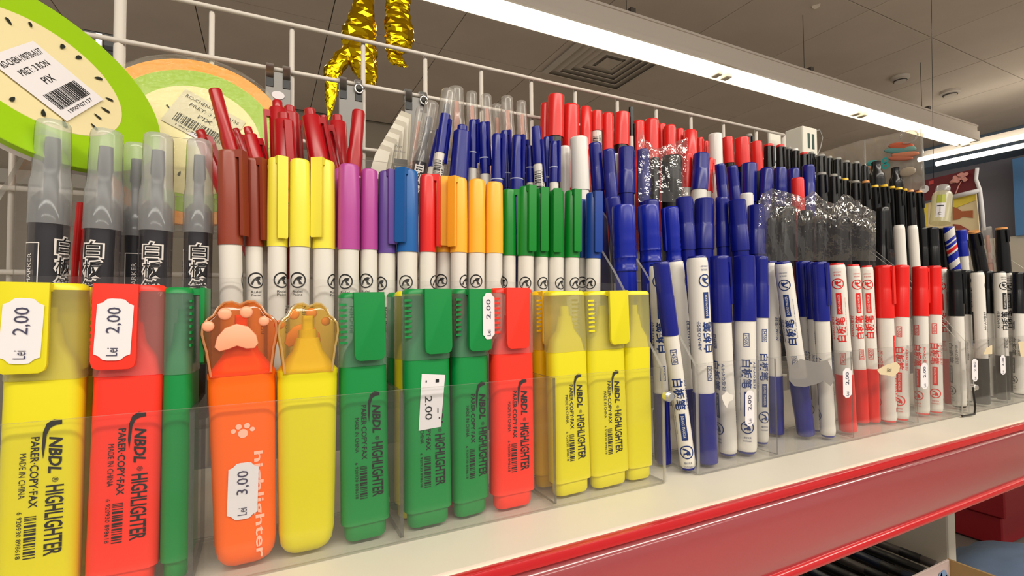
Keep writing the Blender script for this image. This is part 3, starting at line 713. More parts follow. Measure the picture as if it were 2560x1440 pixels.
# knobs and wire hook on the stand sides
for s, px, py in ((s1, 1668, 990), (s2, 2432, 968)):
    c = onY(px, py, .2385); bm = bmesh.new(); tube(bm, [(c.x, .2395, c.z), (c.x, .2365, c.z)], .0034, 14); tube(bm, [(c.x, .2368, c.z), (c.x, .2345, c.z)], .0022, 12); wobj('steel_knob', bm, CHROME, s)
c = onY(2432, 968, .2345); b = onY(2440, 1062, .2345); b.z = SZ+.002
bm = bmesh.new(); tube(bm, [(c.x, .2345, c.z), (c.x+.002, .234, b.z+.006), (c.x, .234, b.z), (c.x-.02, .236, b.z)], .0009, 6); wobj('wire_clip', bm, plastic('dark_steel', (70, 68, 66), .3, metal=1), s2)
def stand_tag(s, px, py, price, w=7.2, h=25, tilt=2, hpx=None):
    c = onY(px, py, TIER[1][0]-.0012); fn, ft = price_tag(price, w, h)
    o = link('price_tag', cached_print(f'tag{w}_{h}', fn, [PAPER], None, -.0002), s); o.location = up(c)-s.location
    q = link('printed_price', cached_print(f'tagt{price}{w}_{h}', ft, [plastic('faded_ink', (62, 58, 84), .6)], None, -.0004), o); o.rotation_euler = (0, math.radians(tilt), 0)
for s, px, py, pr, h in ((s2, 1874, 1020, '2,00', 25), (s2, 2118, 957, '2,00', 24), (s2, 2311, 940, '2,00', 24), (s3, 2437, 925, '2,00', 23), (s3, 2507, 912, '2,00', 21)): stand_tag(s, px, py, pr, 9.5 if px < 2000 else 12, h)
def blob(s, pts, mat, y=TIER[1][0]-.0011, name='torn_label'):
    bm = bmesh.new(); vs = [bm.verts.new(onY(x, yy, y)) for x, yy in pts]; bm.faces.new(vs); r = bmesh.ops.extrude_face_region(bm, geom=bm.faces[:])
    for v in r['geom']:
        if isinstance(v, bmesh.types.BMVert): v.co.y -= .0002
    wobj(name, bm, mat, s)
LB = plastic('label_torn', (218, 212, 204), .7)
blob(s2, [(1803, 990), (1810, 985), (1816, 978), (1822, 984), (1834, 988), (1832, 1000), (1822, 1004), (1817, 1020), (1811, 1012), (1806, 1000)], LB)
GLUE = film('glue_patch', (232, 230, 228), .55, (188, 184, 180), .3, 1.0)
blob(s2, [(1972, 915), (1988, 910), (2000, 897), (2012, 900), (2040, 905), (2068, 900), (2080, 925), (2086, 950), (2076, 965), (2060, 952), (2040, 960), (2010, 968), (1985, 965), (1972, 950)], GLUE)
blob(s2, [(2192, 925), (2215, 912), (2240, 905), (2250, 915), (2246, 930), (2232, 942), (2218, 938), (2200, 936)], plastic('label_kraft', (214, 196, 160), .7))
blob(s3, [(2465, 870), (2480, 862), (2480, 885), (2458, 886)], plastic('label_kraft', (214, 196, 160), .7))
blob(s3, [(2545, 855), (2575, 850), (2575, 890), (2552, 892)], plastic('label_kraft', (214, 196, 160), .7))
def scrawl(): return Print().text('lei', 0, 0, 6, 3.5, skew=.3)
o = link('printed_text', cached_print('scrawl', scrawl, [INK], None, -.0006), s2); o.location = up(onY(2222, 924, .2393))-s2.location
# ================================================================= the highlighters in the front trays
def tag_on_clip(price, dx=0, dz=-.002, w=11.5, h=24):
    def f(root, ck, hd, s, hw): put_tag(ck, price, dx, .1035*s+dz, -hd-.0044, w, h, 0, math.radians(2))
    return f
def label_square(root, ck, hd, s, hw):
    bm = bmesh.new(); m = root
    p = Print().poly([(-6.5, 0), (5.2, .6), (7.8, 27), (-4.6, 28.5)][::1])
    o = link('price_label', cached_print('square', lambda: p, [PAPER], None, -hd-.0003), root); o.location = (.0005, 0, .049)
    q = link('printed_price', cached_print('squaretext', lambda: Print().text('2.00', -1.2, 11, 12, 3.6, rot=-90).rect(2.6, 4.4, 23.5, 25.2).rect(-2.6, -2, 24, 25).rect(4, 4.8, 5, 5.6).rect(3.4, 3.9, 8, 10.5), [INK], None, -hd-.0005), o)
def tag_edge(root, ck, hd, s, hw): put_tag(ck, '2,00', .0045, .1045*s, -hd-.0044, 7.5, 25)
FR = .2460; BK = .2597
HLT = [
 (0, 212, 707, -25, 186, 1440, FR, 'yellow', 'large yellow highlighter at left edge, price sticker on its clip', dict(clipoff=-.0045, tag=tag_on_clip('2,00'))),
 (229, 414, 711, 196, 398, 1440, FR, 'coral', 'coral red highlighter near left edge, price sticker on its clip', dict(clipoff=-.0038, tag=tag_on_clip('2,00'))),
 (412, 492, 718, None, 0, 0, FR, 'green', 'green highlighter turned edge-on with its clip pointing right', dict(rot=86, text=False, wmm=24, dx=-.0012, dy=.0069, hd=.0054)),
 (848, 969, 731, 851, 984, 1340, FR, 'green', 'green highlighter right beside the yellow paw-cap pen', dict(clipoff=.0018)),
 (1012, 1129, 722, 1012, 1140, 1300, FR, 'green', 'green highlighter with a white square 2.00 label', dict(clipoff=.004, tag=label_square)),
 (1134, 1238, 722, None, 0, 0, FR, 'green', 'green highlighter turned aslant with a narrow price sticker on its clip', dict(rot=8, clipoff=.0022, tag=tag_edge, wmm=21.5, dy=.0018, dx=-.0006)),
 (1236, 1340, 720, 1236, 1346, 1240, FR, 'coral', 'coral red highlighter right of the slanted green one', dict()),
 (1376, 1471, 727, 1394, 1482, 1220, FR, 'yellow', 'yellow highlighter with clip at back, right after the third divider', dict(clipside=180)),
 (1472, 1566, 727, 1487, 1578, 1200, FR, 'yellow', 'yellow highlighter with clip at front beside the one without', dict(clipoff=.006)),
 (1567, 1636, 727, None, 0, 0, FR+.0012, 'yellow', 'yellow unprinted highlighter, last in its tray before the stand side', dict(clipside=180, text=False, wmm=21)),
 (125, 228, 718, None, 0, 0, BK, 'yellow', 'yellow highlighter mostly hidden behind the large left-edge one', dict(text=False)),
 (185, 296, 720, None, 0, 0, .2717, 'pink', 'pink highlighter peeping out behind the coral one at left', dict(text=False)),
 (973, 1075, 731, None, 0, 0, .2717, 'green', 'green highlighter half hidden behind the second divider', dict(text=False, clipside=180)),
 (993, 1098, 728, None, 0, 0, BK, 'yellow', 'yellow highlighter peeping out behind the green ones', dict(text=False, clipside=180)),
 (1120, 1218, 726, None, 0, 0, BK, 'coral', 'coral highlighter peeping between two green ones', dict(text=False)),
 (1343, 1426, 728, None, 0, 0, BK+.0035, 'amber', 'golden yellow highlighter half hidden behind the third divider', dict(clipoff=-.003, text=False)),
]
for xl, xr, yt, xb0, xb1, yb, Yf, c, lab, k in HLT:
    co = k.pop('clipoff', 0)
    r = highlighter(xl, xr, yt, xb0, xb1, yb, Yf, c, lab, **k)
    if co:
        for ch in r.children:
            if ch.name.startswith('clip'): ch.location.x += co
paw_pen(508, 684, 752, 540, 686, 1380, .2447, 'orange', 'orange highlighter with clear cat-paw cap and 3,00 price sticker', True, 1.14)
paw_pen(692, 848, 757, 694, 842, 1360, .2447, 'yellow', 'yellow highlighter with clear cat-paw cap seen from its plain back', False, 1.02)
# ================================================================= every other pen: (builder, options, x top, y top, x low, y low, pixel width, depth, tier, look)
PENS = []
def P(kind, xt, yt, xl, yl, w, Y, tier, desc, grp, **k): PENS.append((kind, xt, yt, xl, yl, w, Y, tier, desc, grp, k))
G_F = 'felt pens on the second step'; G_G = 'grey see-through board markers on the second step'
# grey see-through ones at the left
P('grey', 135, 305, 118, 690, 116, .303, 2, 'grey see-through board marker with milky ribbed cap', G_G, turn=50)
P('grey', 268, 328, 252, 690, 104, .303, 2, 'grey see-through board marker with milky ribbed cap', G_G, turn=-28)
P('grey', 345, 362, 338, 690, 90, .319, 2, 'grey see-through board marker with milky ribbed cap', G_G, turn=100)
P('grey', 397, 338, 388, 690, 94, .300, 2, 'grey see-through board marker with milky ribbed cap', G_G, turn=-12)
P('grey', 500, 352, 494, 690, 80, .303, 2, 'grey see-through board marker with milky ribbed cap', G_G, turn=4)
P('slim', 197, 555, 186, 690, 22, .322, 2, 'thin red pen glimpsed between two grey markers', G_F, c='red', cap=.02, line=False)
# felt pens: colour, cap top and cap foot in pixels
for (x0, x1, yt, yb, c, ca, lg, Y, w, nm) in [
 (539, 606, 378, 613, 'brown', 62, 105, .296, 65, 'brown'), (607, 656, 398, 617, 'brown', 55, 10, .303, 50, 'brown'),
 (650, 674, 415, 617, 'yellow', None, 150, .315, 46, 'yellow'), (667, 722, 397, 617, 'yellow', 20, 28, .300, 54, 'yellow'), (722, 778, 400, 618, 'yellow', None, -12, .297, 55, 'yellow'),
 (778, 842, 403, 623, 'yellow', -28, 62, .300, 60, 'yellow'), (836, 870, 425, 620, 'magenta', None, 160, .316, 46, 'magenta'), (843, 902, 413, 625, 'magenta', None, -20, .297, 57, 'magenta'),
 (900, 946, 425, 625, 'magenta', None, -22, .300, 46, 'magenta'), (944, 992, 430, 634, 'violet', 28, -45, .302, 48, 'violet'), (991, 1048, 427, 631, 'azure', -32, -10, .299, 55, 'sky blue'),
 (1047, 1092, 438, 631, 'red', 78, 70, .297, 44, 'red'), (1088, 1132, 447, 632, 'amber', 8, -20, .308, 44, 'amber'), (1124, 1171, 446, 632, 'amber', -38, 55, .300, 44, 'amber'),
 (1169, 1215, 450, 633, 'amber', None, -2, .298, 45, 'amber'), (1212, 1259, 457, 634, 'amber', None, 95, .297, 47, 'amber'),
 (1256, 1290, 475, 640, 'green', 84, -60, .302, 38, 'green'), (1293, 1337, 468, 641, 'green', 36, -2, .297, 43, 'green'), (1335, 1372, 473, 643, 'green', 20, 22, .301, 38, 'green'),
 (1371, 1411, 477, 644, 'green', 8, 40, .298, 41, 'green'), (1410, 1451, 478, 645, 'green', 32, 30, .299, 41, 'green'), (1442, 1466, 500, 646, 'royal', None, 10, .312, 34, 'dark blue'),
 (1463, 1504, 483, 647, 'royal', 30, -25, .299, 41, 'dark blue')]:
    xc = (x0+x1)/2; P('felt', xc, yt, xc+(5 if c == 'brown' else -1), 700, w, Y, 2, f'white-barrelled felt pen with {nm} cap', G_F, c=c, clipang=ca, logo=lg, capfoot=yb)
# dark red permanent markers, third step, left stand
G_R = 'dark red markers on the third step'
P('twin', 537, 224, 574, 360, 42, .343, 3, 'thin dark red pen leaning left above the others', G_R)
P('clear', 560, 345, 585, 420, 66, .341, 3, 'milky cap behind the brown felt pens', G_R, core='pink')
P('dred', 500, 326, 540, 420, 52, .352, 3, 'dark red marker low behind the fifth grey marker', G_R, turn=20)
P('dred', 588, 322, 626, 420, 40, .350, 3, 'dark red marker leaning behind the brown caps', G_R, turn=160)
P('dred', 618, 318, 648, 420, 44, .339, 3, 'dark red marker with end nub, leaning left', G_R, turn=120)
P('dred', 693, 252, 702, 420, 52, .352, 3, 'dark red marker with side clip facing left', G_R, turn=-85)
P('dred', 724, 266, 730, 420, 58, .360, 3, 'broad dark red marker second tallest of the cluster', G_R, turn=140)
P('dred', 708, 282, 716, 420, 60, .341, 3, 'dark red marker in front of the tall pair', G_R, turn=15)
P('dred', 773, 272, 802, 420, 56, .343, 3, 'dark red marker with square nub leaning left', G_R, turn=75)
P('dred', 806, 290, 838, 420, 24, .353, 3, 'thin dark red pen squeezed between broad ones', G_R, turn=80, nub=False)
P('dred', 843, 288, 848, 420, 52, .343, 3, 'dark red marker with square nub standing upright', G_R, turn=180)
P('twin', 897, 278, 884, 420, 40, .338, 3, 'dark red pen with pale ring, right end of cluster', G_R)
# clear-capped pens, fourth step
G_C = 'clear-capped markers on the top step'
P('clear', 1052, 270, 1030, 430, 28, .384, 4, 'thin clear pen leaning right beside the card strip', G_C, core='pink')
P('clear', 1080, 257, 1048, 430, 46, .378, 3, 'grey see-through marker leaning, upside-down white lettering', G_C, core='grey', text=True)
P('clear', 1140, 220, 1140, 400, 48, .396, 4, 'ribbed clear-capped marker, tallest upright one at back', G_C, core='pink')
P('clear', 1122, 226, 1100, 400, 46, .388, 4, 'clear-capped grey marker leaning right in front', G_C, core='grey')
P('clear', 1179, 231, 1183, 400, 34, .390, 4, 'upright clear-capped marker', G_C, core='pink')
P('clear', 1215, 238, 1222, 400, 34, .390, 4, 'upright clear-capped marker', G_C, core='pink')
P('clear', 1241, 262, 1246, 400, 30, .402, 4, 'upright clear-capped marker', G_C, core='pink')
P('clear', 1267, 243, 1272, 400, 38, .388, 4, 'upright clear-capped marker', G_C, core='pink')
P('clear', 1303, 254, 1309, 400, 32, .388, 4, 'upright clear-capped marker', G_C, core='pink')
# blue ones, third step, left stand
G_B = 'navy blue markers on the third step'
P('slim', 1112, 300, 1094, 440, 30, .347, 3, 'slim navy marker leaning right with white barcode barrel', G_B, c='navy', wbar=True, cap=.026, line=False, code=True)
P('slim', 1098, 352, 1080, 440, 30, .358, 3, 'slim navy marker behind the leaning one', G_B, c='navy', wbar=True, cap=.022, line=False)
P('dred2', 1156, 314, 1146, 460, 50, .341, 3, 'broad tapered navy marker with end nub', G_B)
P('slim', 1183, 301, 1180, 460, 26, .352, 3, 'slim navy marker', G_B, c='navy', wbar=True, cap=.038)
P('slim', 1208, 307, 1214, 460, 26, .347, 3, 'slim navy marker', G_B, c='navy', wbar=True, cap=.040)
P('slim', 1243, 337, 1242, 480, 32, .342, 3, 'slim navy marker', G_B, c='navy')
P('slim', 1262, 328, 1266, 480, 26, .357, 3, 'slim navy marker', G_B, c='navy')
P('slim', 1294, 340, 1291, 480, 34, .342, 3, 'slim navy marker', G_B, c='navy')
P('slim', 1309, 352, 1312, 480, 22, .357, 3, 'slim navy marker', G_B, c='navy', wbar=True, cap=.04)
P('slim', 1324, 366, 1326, 480, 22, .355, 3, 'slim navy marker', G_B, c='navy', wbar=True, cap=.03)
P('slim', 1342, 352, 1350, 480, 27, .343, 3, 'slim navy marker with white barcode label under its cap', G_B, c='navy', wbar=True, cap=.019, line=False, code=True)
P('slim', 1367, 344, 1368, 480, 24, .358, 3, 'slim navy marker', G_B, c='navy')
P('slim', 1386, 355, 1385, 480, 26, .345, 3, 'slim navy marker with white barrel below its ring', G_B, c='navy', wbar=True, cap=.034)
P('perm', 1412, 367, 1412, 500, 27, .356, 3, 'plain white marker, shorter of the pair', G_B, c='white', style=1)
P('perm', 1447, 345, 1453, 500, 46, .344, 3, 'plain white marker, taller of the pair', G_B, c='white', style=1)
G_B2 = 'navy permanent markers on the third step'
for xt, yt, xl, w, Y, st in [(1487, 359, 1498, 34, .345, 0), (1521, 375, 1530, 32, .346, 0), (1565, 370, 1566, 44, .344, 0), (1607, 375, 1611, 34, .348, 0), (1799, 411, 1808, 28, .346, 0), (1829, 416, 1838, 30, .349, 0), (1872, 410, 1872, 42, .346, 1), (1842, 432, 1846, 24, .362, 1), (1916, 422, 1912, 34, .346, 2), (1950, 420, 1950, 34, .350, 2), (1984, 422, 1984, 32, .356, 2), (2020, 414, 2022, 34, .350, 0)]:
    P('perm', xt, yt, xl, 500, w, Y, 3, 'navy permanent marker cap', G_B2, c='navy', style=st, cap=.042)
P('perm', 1538, 385, 1546, 500, 20, .362, 3, 'white pen glimpsed behind navy caps', G_B2, c='white', style=1)
P('perm', 1530, 493, 1534, 520, 40, .3180, 2, 'navy wide cap low behind the first big blue marker', 'wide navy markers on the second step', c='navy', style=1)
P('perm', 1638, 396, 1636, 500, 26, .346, 3, 'black marker wrapped in film, narrow visible part', 'black markers in film on the third step', c='black', style=1, cap=.1)
P('perm', 1679, 392, 1680, 500, 54, .346, 3, 'black marker wrapped in film, broad and upright', 'black markers in film on the third step', c='black', style=1, cap=.1)
P('board', 1720, 384, 1716, 500, 26, .355, 3, 'red-capped board marker left of the navy-capped one', 'board markers on the third step', c='scarlet', cap=.035, turn=90)
P('board', 1753, 386, 1747, 500, 44, .343, 3, 'navy-capped white board marker between red ones', 'board markers on the third step', c='navy', cap=.036, turn=60)
P('board', 1776, 397, 1768, 500, 20, .360, 3, 'red-capped board marker right of the navy-capped one', 'board markers on the third step', c='scarlet', cap=.035, turn=-60)
# red ones, top step
G_T = 'bright red markers on the top step'
for xt, yt, xl, w, Y, st, bd, cp in [(1390, 240, 1386, 43, .383, 1, 'black', .040), (1364, 260, 1362, 26, .400, 1, 'red', .05), (1427, 265, 1424, 44, .395, 1, 'red', .05), (1464, 269, 1464, 30, .392, 3, 'red', .05), (1492, 279, 1492, 28, .392, 1, 'white', .020),
   (1519, 284, 1520, 28, .392, 1, 'red', .05), (1555, 284, 1551, 41, .386, 1, 'black', .034), (1596, 304, 1597, 32, .395, 1, 'red', .05), (1629, 300, 1629, 37, .386, 1, 'red', .05), (1653, 311, 1655, 24, .400, 1, 'red', .05),
   (1674, 315, 1675, 31, .392, 1, 'red', .05), (1699, 323, 1700, 22, .398, 1, 'red', .05), (1725, 328, 1724, 37, .386, 3, 'red', .05), (1750, 345, 1751, 18, .398, 1, 'red', .05), (1764, 354, 1765, 16, .404, 1, 'red', .05),
   (1818, 344, 1824, 28, .394, 1, 'black', .030), (1854, 346, 1858, 40, .388, 1, 'black', .034), (1875, 360, 1878, 26, .404, 1, 'red', .05), (1890, 355, 1894, 30, .390, 1, 'black', .036)]:
    P('perm', xt, yt, xl, 430, w, Y, 4, 'red marker cap with white barcode barrel below' if bd == 'white' else ('red marker cap on a black barrel' if bd == 'black' else 'plain red marker cap'), G_T, c='red', style=st, bodyc=bd, cap=cp, code=(bd == 'white'))
P('slim', 1578, 312, 1580, 430, 14, .396, 4, 'thin black and white pen between red caps', G_T, c='black', wbar=True, cap=.012, line=False)
P('perm', 1788, 336, 1790, 430, 36, .385, 4, 'white smooth marker among the red ones', G_T, c='white', style=1)
P('dual', 1872, 336, 1875, 430, 20, .408, 4, 'black marker with grey end behind the red caps', G_T, c='silver')
# black two-ended markers
G_K = 'black two-ended markers on the top step'
for xt, yt, xl, w, Y, c in [(1921, 361, 1924, 27, .386, 'red'), (1950, 363, 1954, 25, .389, 'red'), (1971, 368, 1975, 17, .397, 'silver'), (1988, 372, 1990, 18, .391, 'white'), (2010, 382, 2012, 25, .384, 'red'), (2028, 380, 2032, 16, .400, 'silver'),
   (2051, 387, 2053, 27, .388, 'silver'), (2073, 391, 2074, 17, .396, 'silver'), (2093, 395, 2094, 24, .388, 'silver'), (2115, 402, 2117, 20, .391, 'silver'), (2139, 405, 2140, 23, .388, 'silver'), (2161, 413, 2163, 19, .391, 'black')]:
    P('dual', xt, yt, xl, 500, w, Y, 4, f'black two-ended marker with {dict(silver="grey", black="plain").get(c, c)} end ring', G_K, c=c)
P('bulb', 2190, 404, 2195, 500, 42, .394, 4, 'black bottle-shaped marker with narrow neck', G_K)
P('bulb', 2238, 419, 2242, 500, 37, .394, 4, 'black bottle-shaped marker with narrow neck', G_K)
G_L = 'black two-ended markers on the third step'
for xt, yt, xl, w, Y, c in [(2054, 432, 2058, 27, .345, 'silver'), (2083, 436, 2086, 24, .348, 'silver'), (2097, 442, 2100, 14, .358, 'silver'), (2112, 446, 2114, 21, .350, 'gold'), (2138, 452, 2141, 25, .345, 'silver'), (2164, 452, 2170, 22, .348, 'tan'),
   (2187, 463, 2194, 21, .346, 'gold'), (2210, 462, 2218, 22, .344, 'gold'), (2230, 466, 2236, 18, .352, 'gold'), (2247, 469, 2252, 20, .346, 'gold'), (2262, 472, 2266, 14, .357, 'gold'), (2276, 475, 2280, 18, .352, 'tan'), (2297, 477, 2303, 20, .347, 'tan')]:
    P('dual', xt, yt, xl, 560, w, Y, 3, f'black two-ended marker with {dict(silver="grey", gold="yellow", tan="orange").get(c, c)} end ring', G_L, c=c, big=.024)
# second step, middle stand
G_M = 'big blue markers on the second step'
P('perm', 1558, 514, 1562, 640, 62, .2985, 1, 'widest bright blue marker standing between the two curved side panels', G_M, c='navy2', style=2, cap=.05)
P('perm', 1620, 514, 1626, 640, 58, .301, 2, 'wide blue marker with moulded finger grips', G_M, c='navy2', style=2, cap=.045)
P('perm', 1627, 502, 1628, 640, 42, .318, 2, 'navy cap showing above the finger-grip marker', G_M, c='navy', style=1)
P('perm', 1676, 518, 1684, 640, 42, .303, 2, 'blue marker with grips and long side clip', G_M, c='navy2', style=2, cap=.045, turn=-200)
P('perm', 1710, 494, 1718, 640, 46, .309, 2, 'fluted navy marker', G_M, c='navy', style=0)
P('perm', 1761, 498, 1760, 640, 53, .301, 2, 'fluted navy marker', G_M, c='navy', style=0)
P('perm', 1804, 494, 1808, 640, 36, .312, 2, 'fluted navy marker', G_M, c='navy', style=0)
P('perm', 1842, 500, 1852, 640, 48, .302, 2, 'fluted navy marker', G_M, c='navy', style=0)
P('perm', 1889, 514, 1891, 640, 46, .301, 2, 'fluted navy marker', G_M, c='navy', style=0)
P('perm', 1736, 506, 1738, 640, 30, .320, 2, 'fluted navy marker', G_M, c='navy', style=0)
P('perm', 1866, 484, 1872, 640, 34, .319, 2, 'white marker tucked behind the navy ones', G_M, c='white', style=1)
for xt, yt, xl, w, Y, d in [(1930, 546, 1930, 24, .306, 'narrow sliver at left of the bag'), (1960, 520, 1956, 62, .304, 'first broad one in the bag'), (2014, 528, 2014, 40, .308, 'upright one in the middle of the bag'), (2046, 540, 2046, 34, .313, 'crumpled over behind the middle one'), (2096, 543, 2098, 62, .302, 'broad one at the right of the bag'), (2150, 548, 2152, 46, .306, 'last one at the right end of the bag')]:
    P('perm', xt, yt, xl, 650, w, Y, 2, 'black marker in clear bag, '+d, 'black markers inside the clear bag', c='black', style=1, cap=.1)
P('perm', 1993, 446, 1996, 560, 34, .322, 2, 'single red marker poking out above the clear bag', G_M, c='red', style=1)
# second step, far right
G_Z = 'assorted markers right of the bag'
P('perm', 2206, 520, 2206, 650, 36, .316, 2, 'black tall marker beside the bag', G_Z, c='black', style=0, cap=.09)
P('board', 2247, 563, 2252, 650, 34, .302, 2, 'white board marker with small round logo', G_Z, c='white', cap=.001, inv=True, turn=90, logo2=True)
P('board', 2281, 564, 2287, 650, 30, .301, 2, 'second white board marker beside the first', G_Z, c='white', cap=.001, inv=True, turn=150)
P('perm', 2306, 570, 2310, 650, 26, .308, 2, 'black permanent marker with squared cap', G_Z, c='black', style=0)
P('perm', 2330, 569, 2334, 650, 34, .303, 2, 'black permanent marker with squared cap', G_Z, c='black', style=0)
P('perm', 2356, 571, 2362, 650, 26, .309, 2, 'black permanent marker with squared cap', G_Z, c='black', style=0)
P('stripe', 2371, 567, 2386, 660, 30, .301, 2, 'blue and white striped pen with red band', G_Z)
P('board', 2402, 575, 2410, 660, 30, .308, 2, 'blue-capped marker with white barrel beside striped pen', G_Z, c='navy2', cap=.034, turn=90)
P('dual', 2434, 577, 2452, 672, 36, .304, 2, 'black marker with orange end leaning right', G_Z, c='tan', big=.02)
P('perm', 2428, 600, 2450, 672, 26, .314, 2, 'black marker behind the orange-ended one', G_Z, c='black', style=0)
P('clear', 2466, 567, 2476, 672, 34, .316, 2, 'clear bottle-like pen between two black markers', G_Z, core='pink')
P('dual', 2503, 569, 2510, 672, 36, .302, 2, 'black marker with orange end standing upright at far right', G_Z, c='tan', big=.02)
# front trays, middle stand
G_W = 'board markers in the front tray'
P('board', 1652, 655, 1722, 1178, 44, .2480, 1, 'blue-capped white board marker leaning between two stands', G_W, c='navy', turn=4)
P('board', 1686, 649, 1734, 1150, 50, .2700, 1, 'upended white board marker with barcode, first behind the middle stand side', G_W, c='navy', inv=True, turn=-105)
P('board', 1640, 660, 1660, 1160, 40, .2645, 1, 'white board marker half hidden behind the leaning one', G_W, c='navy', inv=True, turn=-20)
P('board', 1742, 640, 1768, 1155, 60, .2515, 1, 'upended white board marker, first in tray, blue cap at bottom', G_W, c='navy', inv=True, turn=-40)
P('board', 1798, 640, 1822, 1171, 52, .2575, 1, 'blue-capped board marker, cap up, cap tight beside upended one', G_W, c='navy', turn=-60)
P('board', 1860, 640, 1866, 1164, 60, .2510, 1, 'blue-capped board marker, cap up, with 2,00 sticker in front', G_W, c='navy', turn=8)
P('board', 1901, 642, 1903, 1153, 42, .2650, 1, 'blue-capped board marker, cap up, right before the divider', G_W, c='navy', turn=30)
P('board', 1886, 650, 1890, 1140, 30, .2775, 1, 'blue-capped board marker hidden in the second file', G_W, c='navy', turn=30)
P('board', 1926, 653, 1944, 1150, 42, .2780, 1, 'upended white board marker behind the divider', G_W, c='navy', inv=True, turn=-90)
P('board', 1956, 654, 2018, 1107, 50, .2620, 1, 'upended board marker leaning right with round logo', G_W, c='navy', inv=True, turn=8)
P('board', 2006, 653, 2040, 1120, 42, .2760, 1, 'blue-capped board marker, cap up, behind upended leaning one', G_W, c='navy', turn=-80)
P('board', 2047, 655, 2072, 1118, 44, .2520, 1, 'blue-capped board marker, cap up, left of the red ones', G_W, c='navy', turn=-90)
P('board', 2026, 656, 2050, 1118, 34, .2700, 1, 'blue-capped board marker in second file left of red ones', G_W, c='navy', turn=-90)
P('board', 2091, 658, 2122, 1105, 50, .2540, 1, 'upended board marker, red plug and big round red logo', G_W, c='scarlet', inv=True, turn=0)
P('board', 2132, 661, 2158, 1100, 40, .2660, 1, 'upended board marker, red plug, second of three', G_W, c='scarlet', inv=True, turn=-30)
P('board', 2166, 664, 2186, 1095, 38, .2600, 1, 'upended board marker, red plug, third of three', G_W, c='scarlet', inv=True, turn=-4)
for n_, (xt, xl, w, Y, tn, yy) in enumerate([(2208, 2222, 50, .2560, -80, 664), (2252, 2252, 48, .2530, -10, 664), (2299, 2306, 44, .2570, -30, 667), (2334, 2340, 42, .2540, 0, 665)]):
    P('board', xt, yy, xl, 1080, w, Y, 1, 'red-capped board marker, cap up', G_W, c='scarlet', turn=tn)
P('board', 2355, 669, 2378, 1060, 30, .2680, 1, 'upended board marker, red plug, behind last red caps', G_W, c='scarlet', inv=True, turn=30)
P('board', 2386, 674, 2400, 1060, 44, .2560, 1, 'black-capped board marker, cap up', G_W, c='black', turn=-60)
P('board', 2414, 676, 2418, 1060, 34, .2640, 1, 'black-capped board marker, cap up', G_W, c='black', turn=-60)
P('board', 2443, 678, 2460, 1050, 40, .2540, 1, 'upended board marker with black plug', G_W, c='black', inv=True, turn=-110)
P('board', 2468, 678, 2476, 1040, 36, .2640, 1, 'black-capped board marker, cap up', G_W, c='black', turn=-70)
P('board', 2499, 679, 2510, 1035, 38, .2540, 1, 'upended board marker with black plug', G_W, c='black', inv=True, turn=-40)
P('board', 2523, 680, 2531, 1030, 28, .2640, 1, 'upended board marker with black plug', G_W, c='black', inv=True, turn=10)
P('board', 2545, 681, 2548, 1030, 34, .2570, 1, 'black-capped board marker, cap up', G_W, c='black', turn=-60)
ORD = ['', 'first', 'second', 'third', 'fourth', 'fifth', 'sixth', 'seventh', 'eighth', 'ninth', 'tenth', 'eleventh', 'twelfth', 'thirteenth', 'fourteenth', 'fifteenth', 'sixteenth', 'seventeenth', 'eighteenth', 'nineteenth', 'twentieth']
cnt = {}
for p in PENS: cnt.setdefault((p[8], p[7]), []).append(p[1])
STEP = {1: 'in the front tray', 2: 'on the second step', 3: 'on the third step', 4: 'on the top step'}
NAME = dict(grey='board_marker', felt='felt_pen', slim='slim_marker', dred='permanent_marker', dred2='permanent_marker', twin='twin_tip_pen', clear='clear_cap_marker', perm='permanent_marker', board='board_marker', dual='two_ended_marker', bulb='bottle_marker', stripe='striped_pen')
def label_of(p):
    short = {1: 'front tray', 2: 'second step', 3: 'third step', 4: 'top step'}[p[7]]
    same = sorted(cnt[(p[8], p[7])]); d = p[8]
    if len(same) > 1: d += f', {ORD[same.index(p[1])+1]} from left'
    if 'step' in d or 'tray' in d: return d
    words = len(d.replace(',', '').split())
    return d+' '+STEP[p[7]] if words <= 12 else d+', '+short
def barcode_wrap(): return Print().rect(-8, 5, -22, 0, 0)
def barcode_ink(): return Print().barcode(-4, 1.5, -20, -5, True, n=18).text('9061P-5891', 3.2, -12, 15, 1.8, rot=90)
PLACED = []
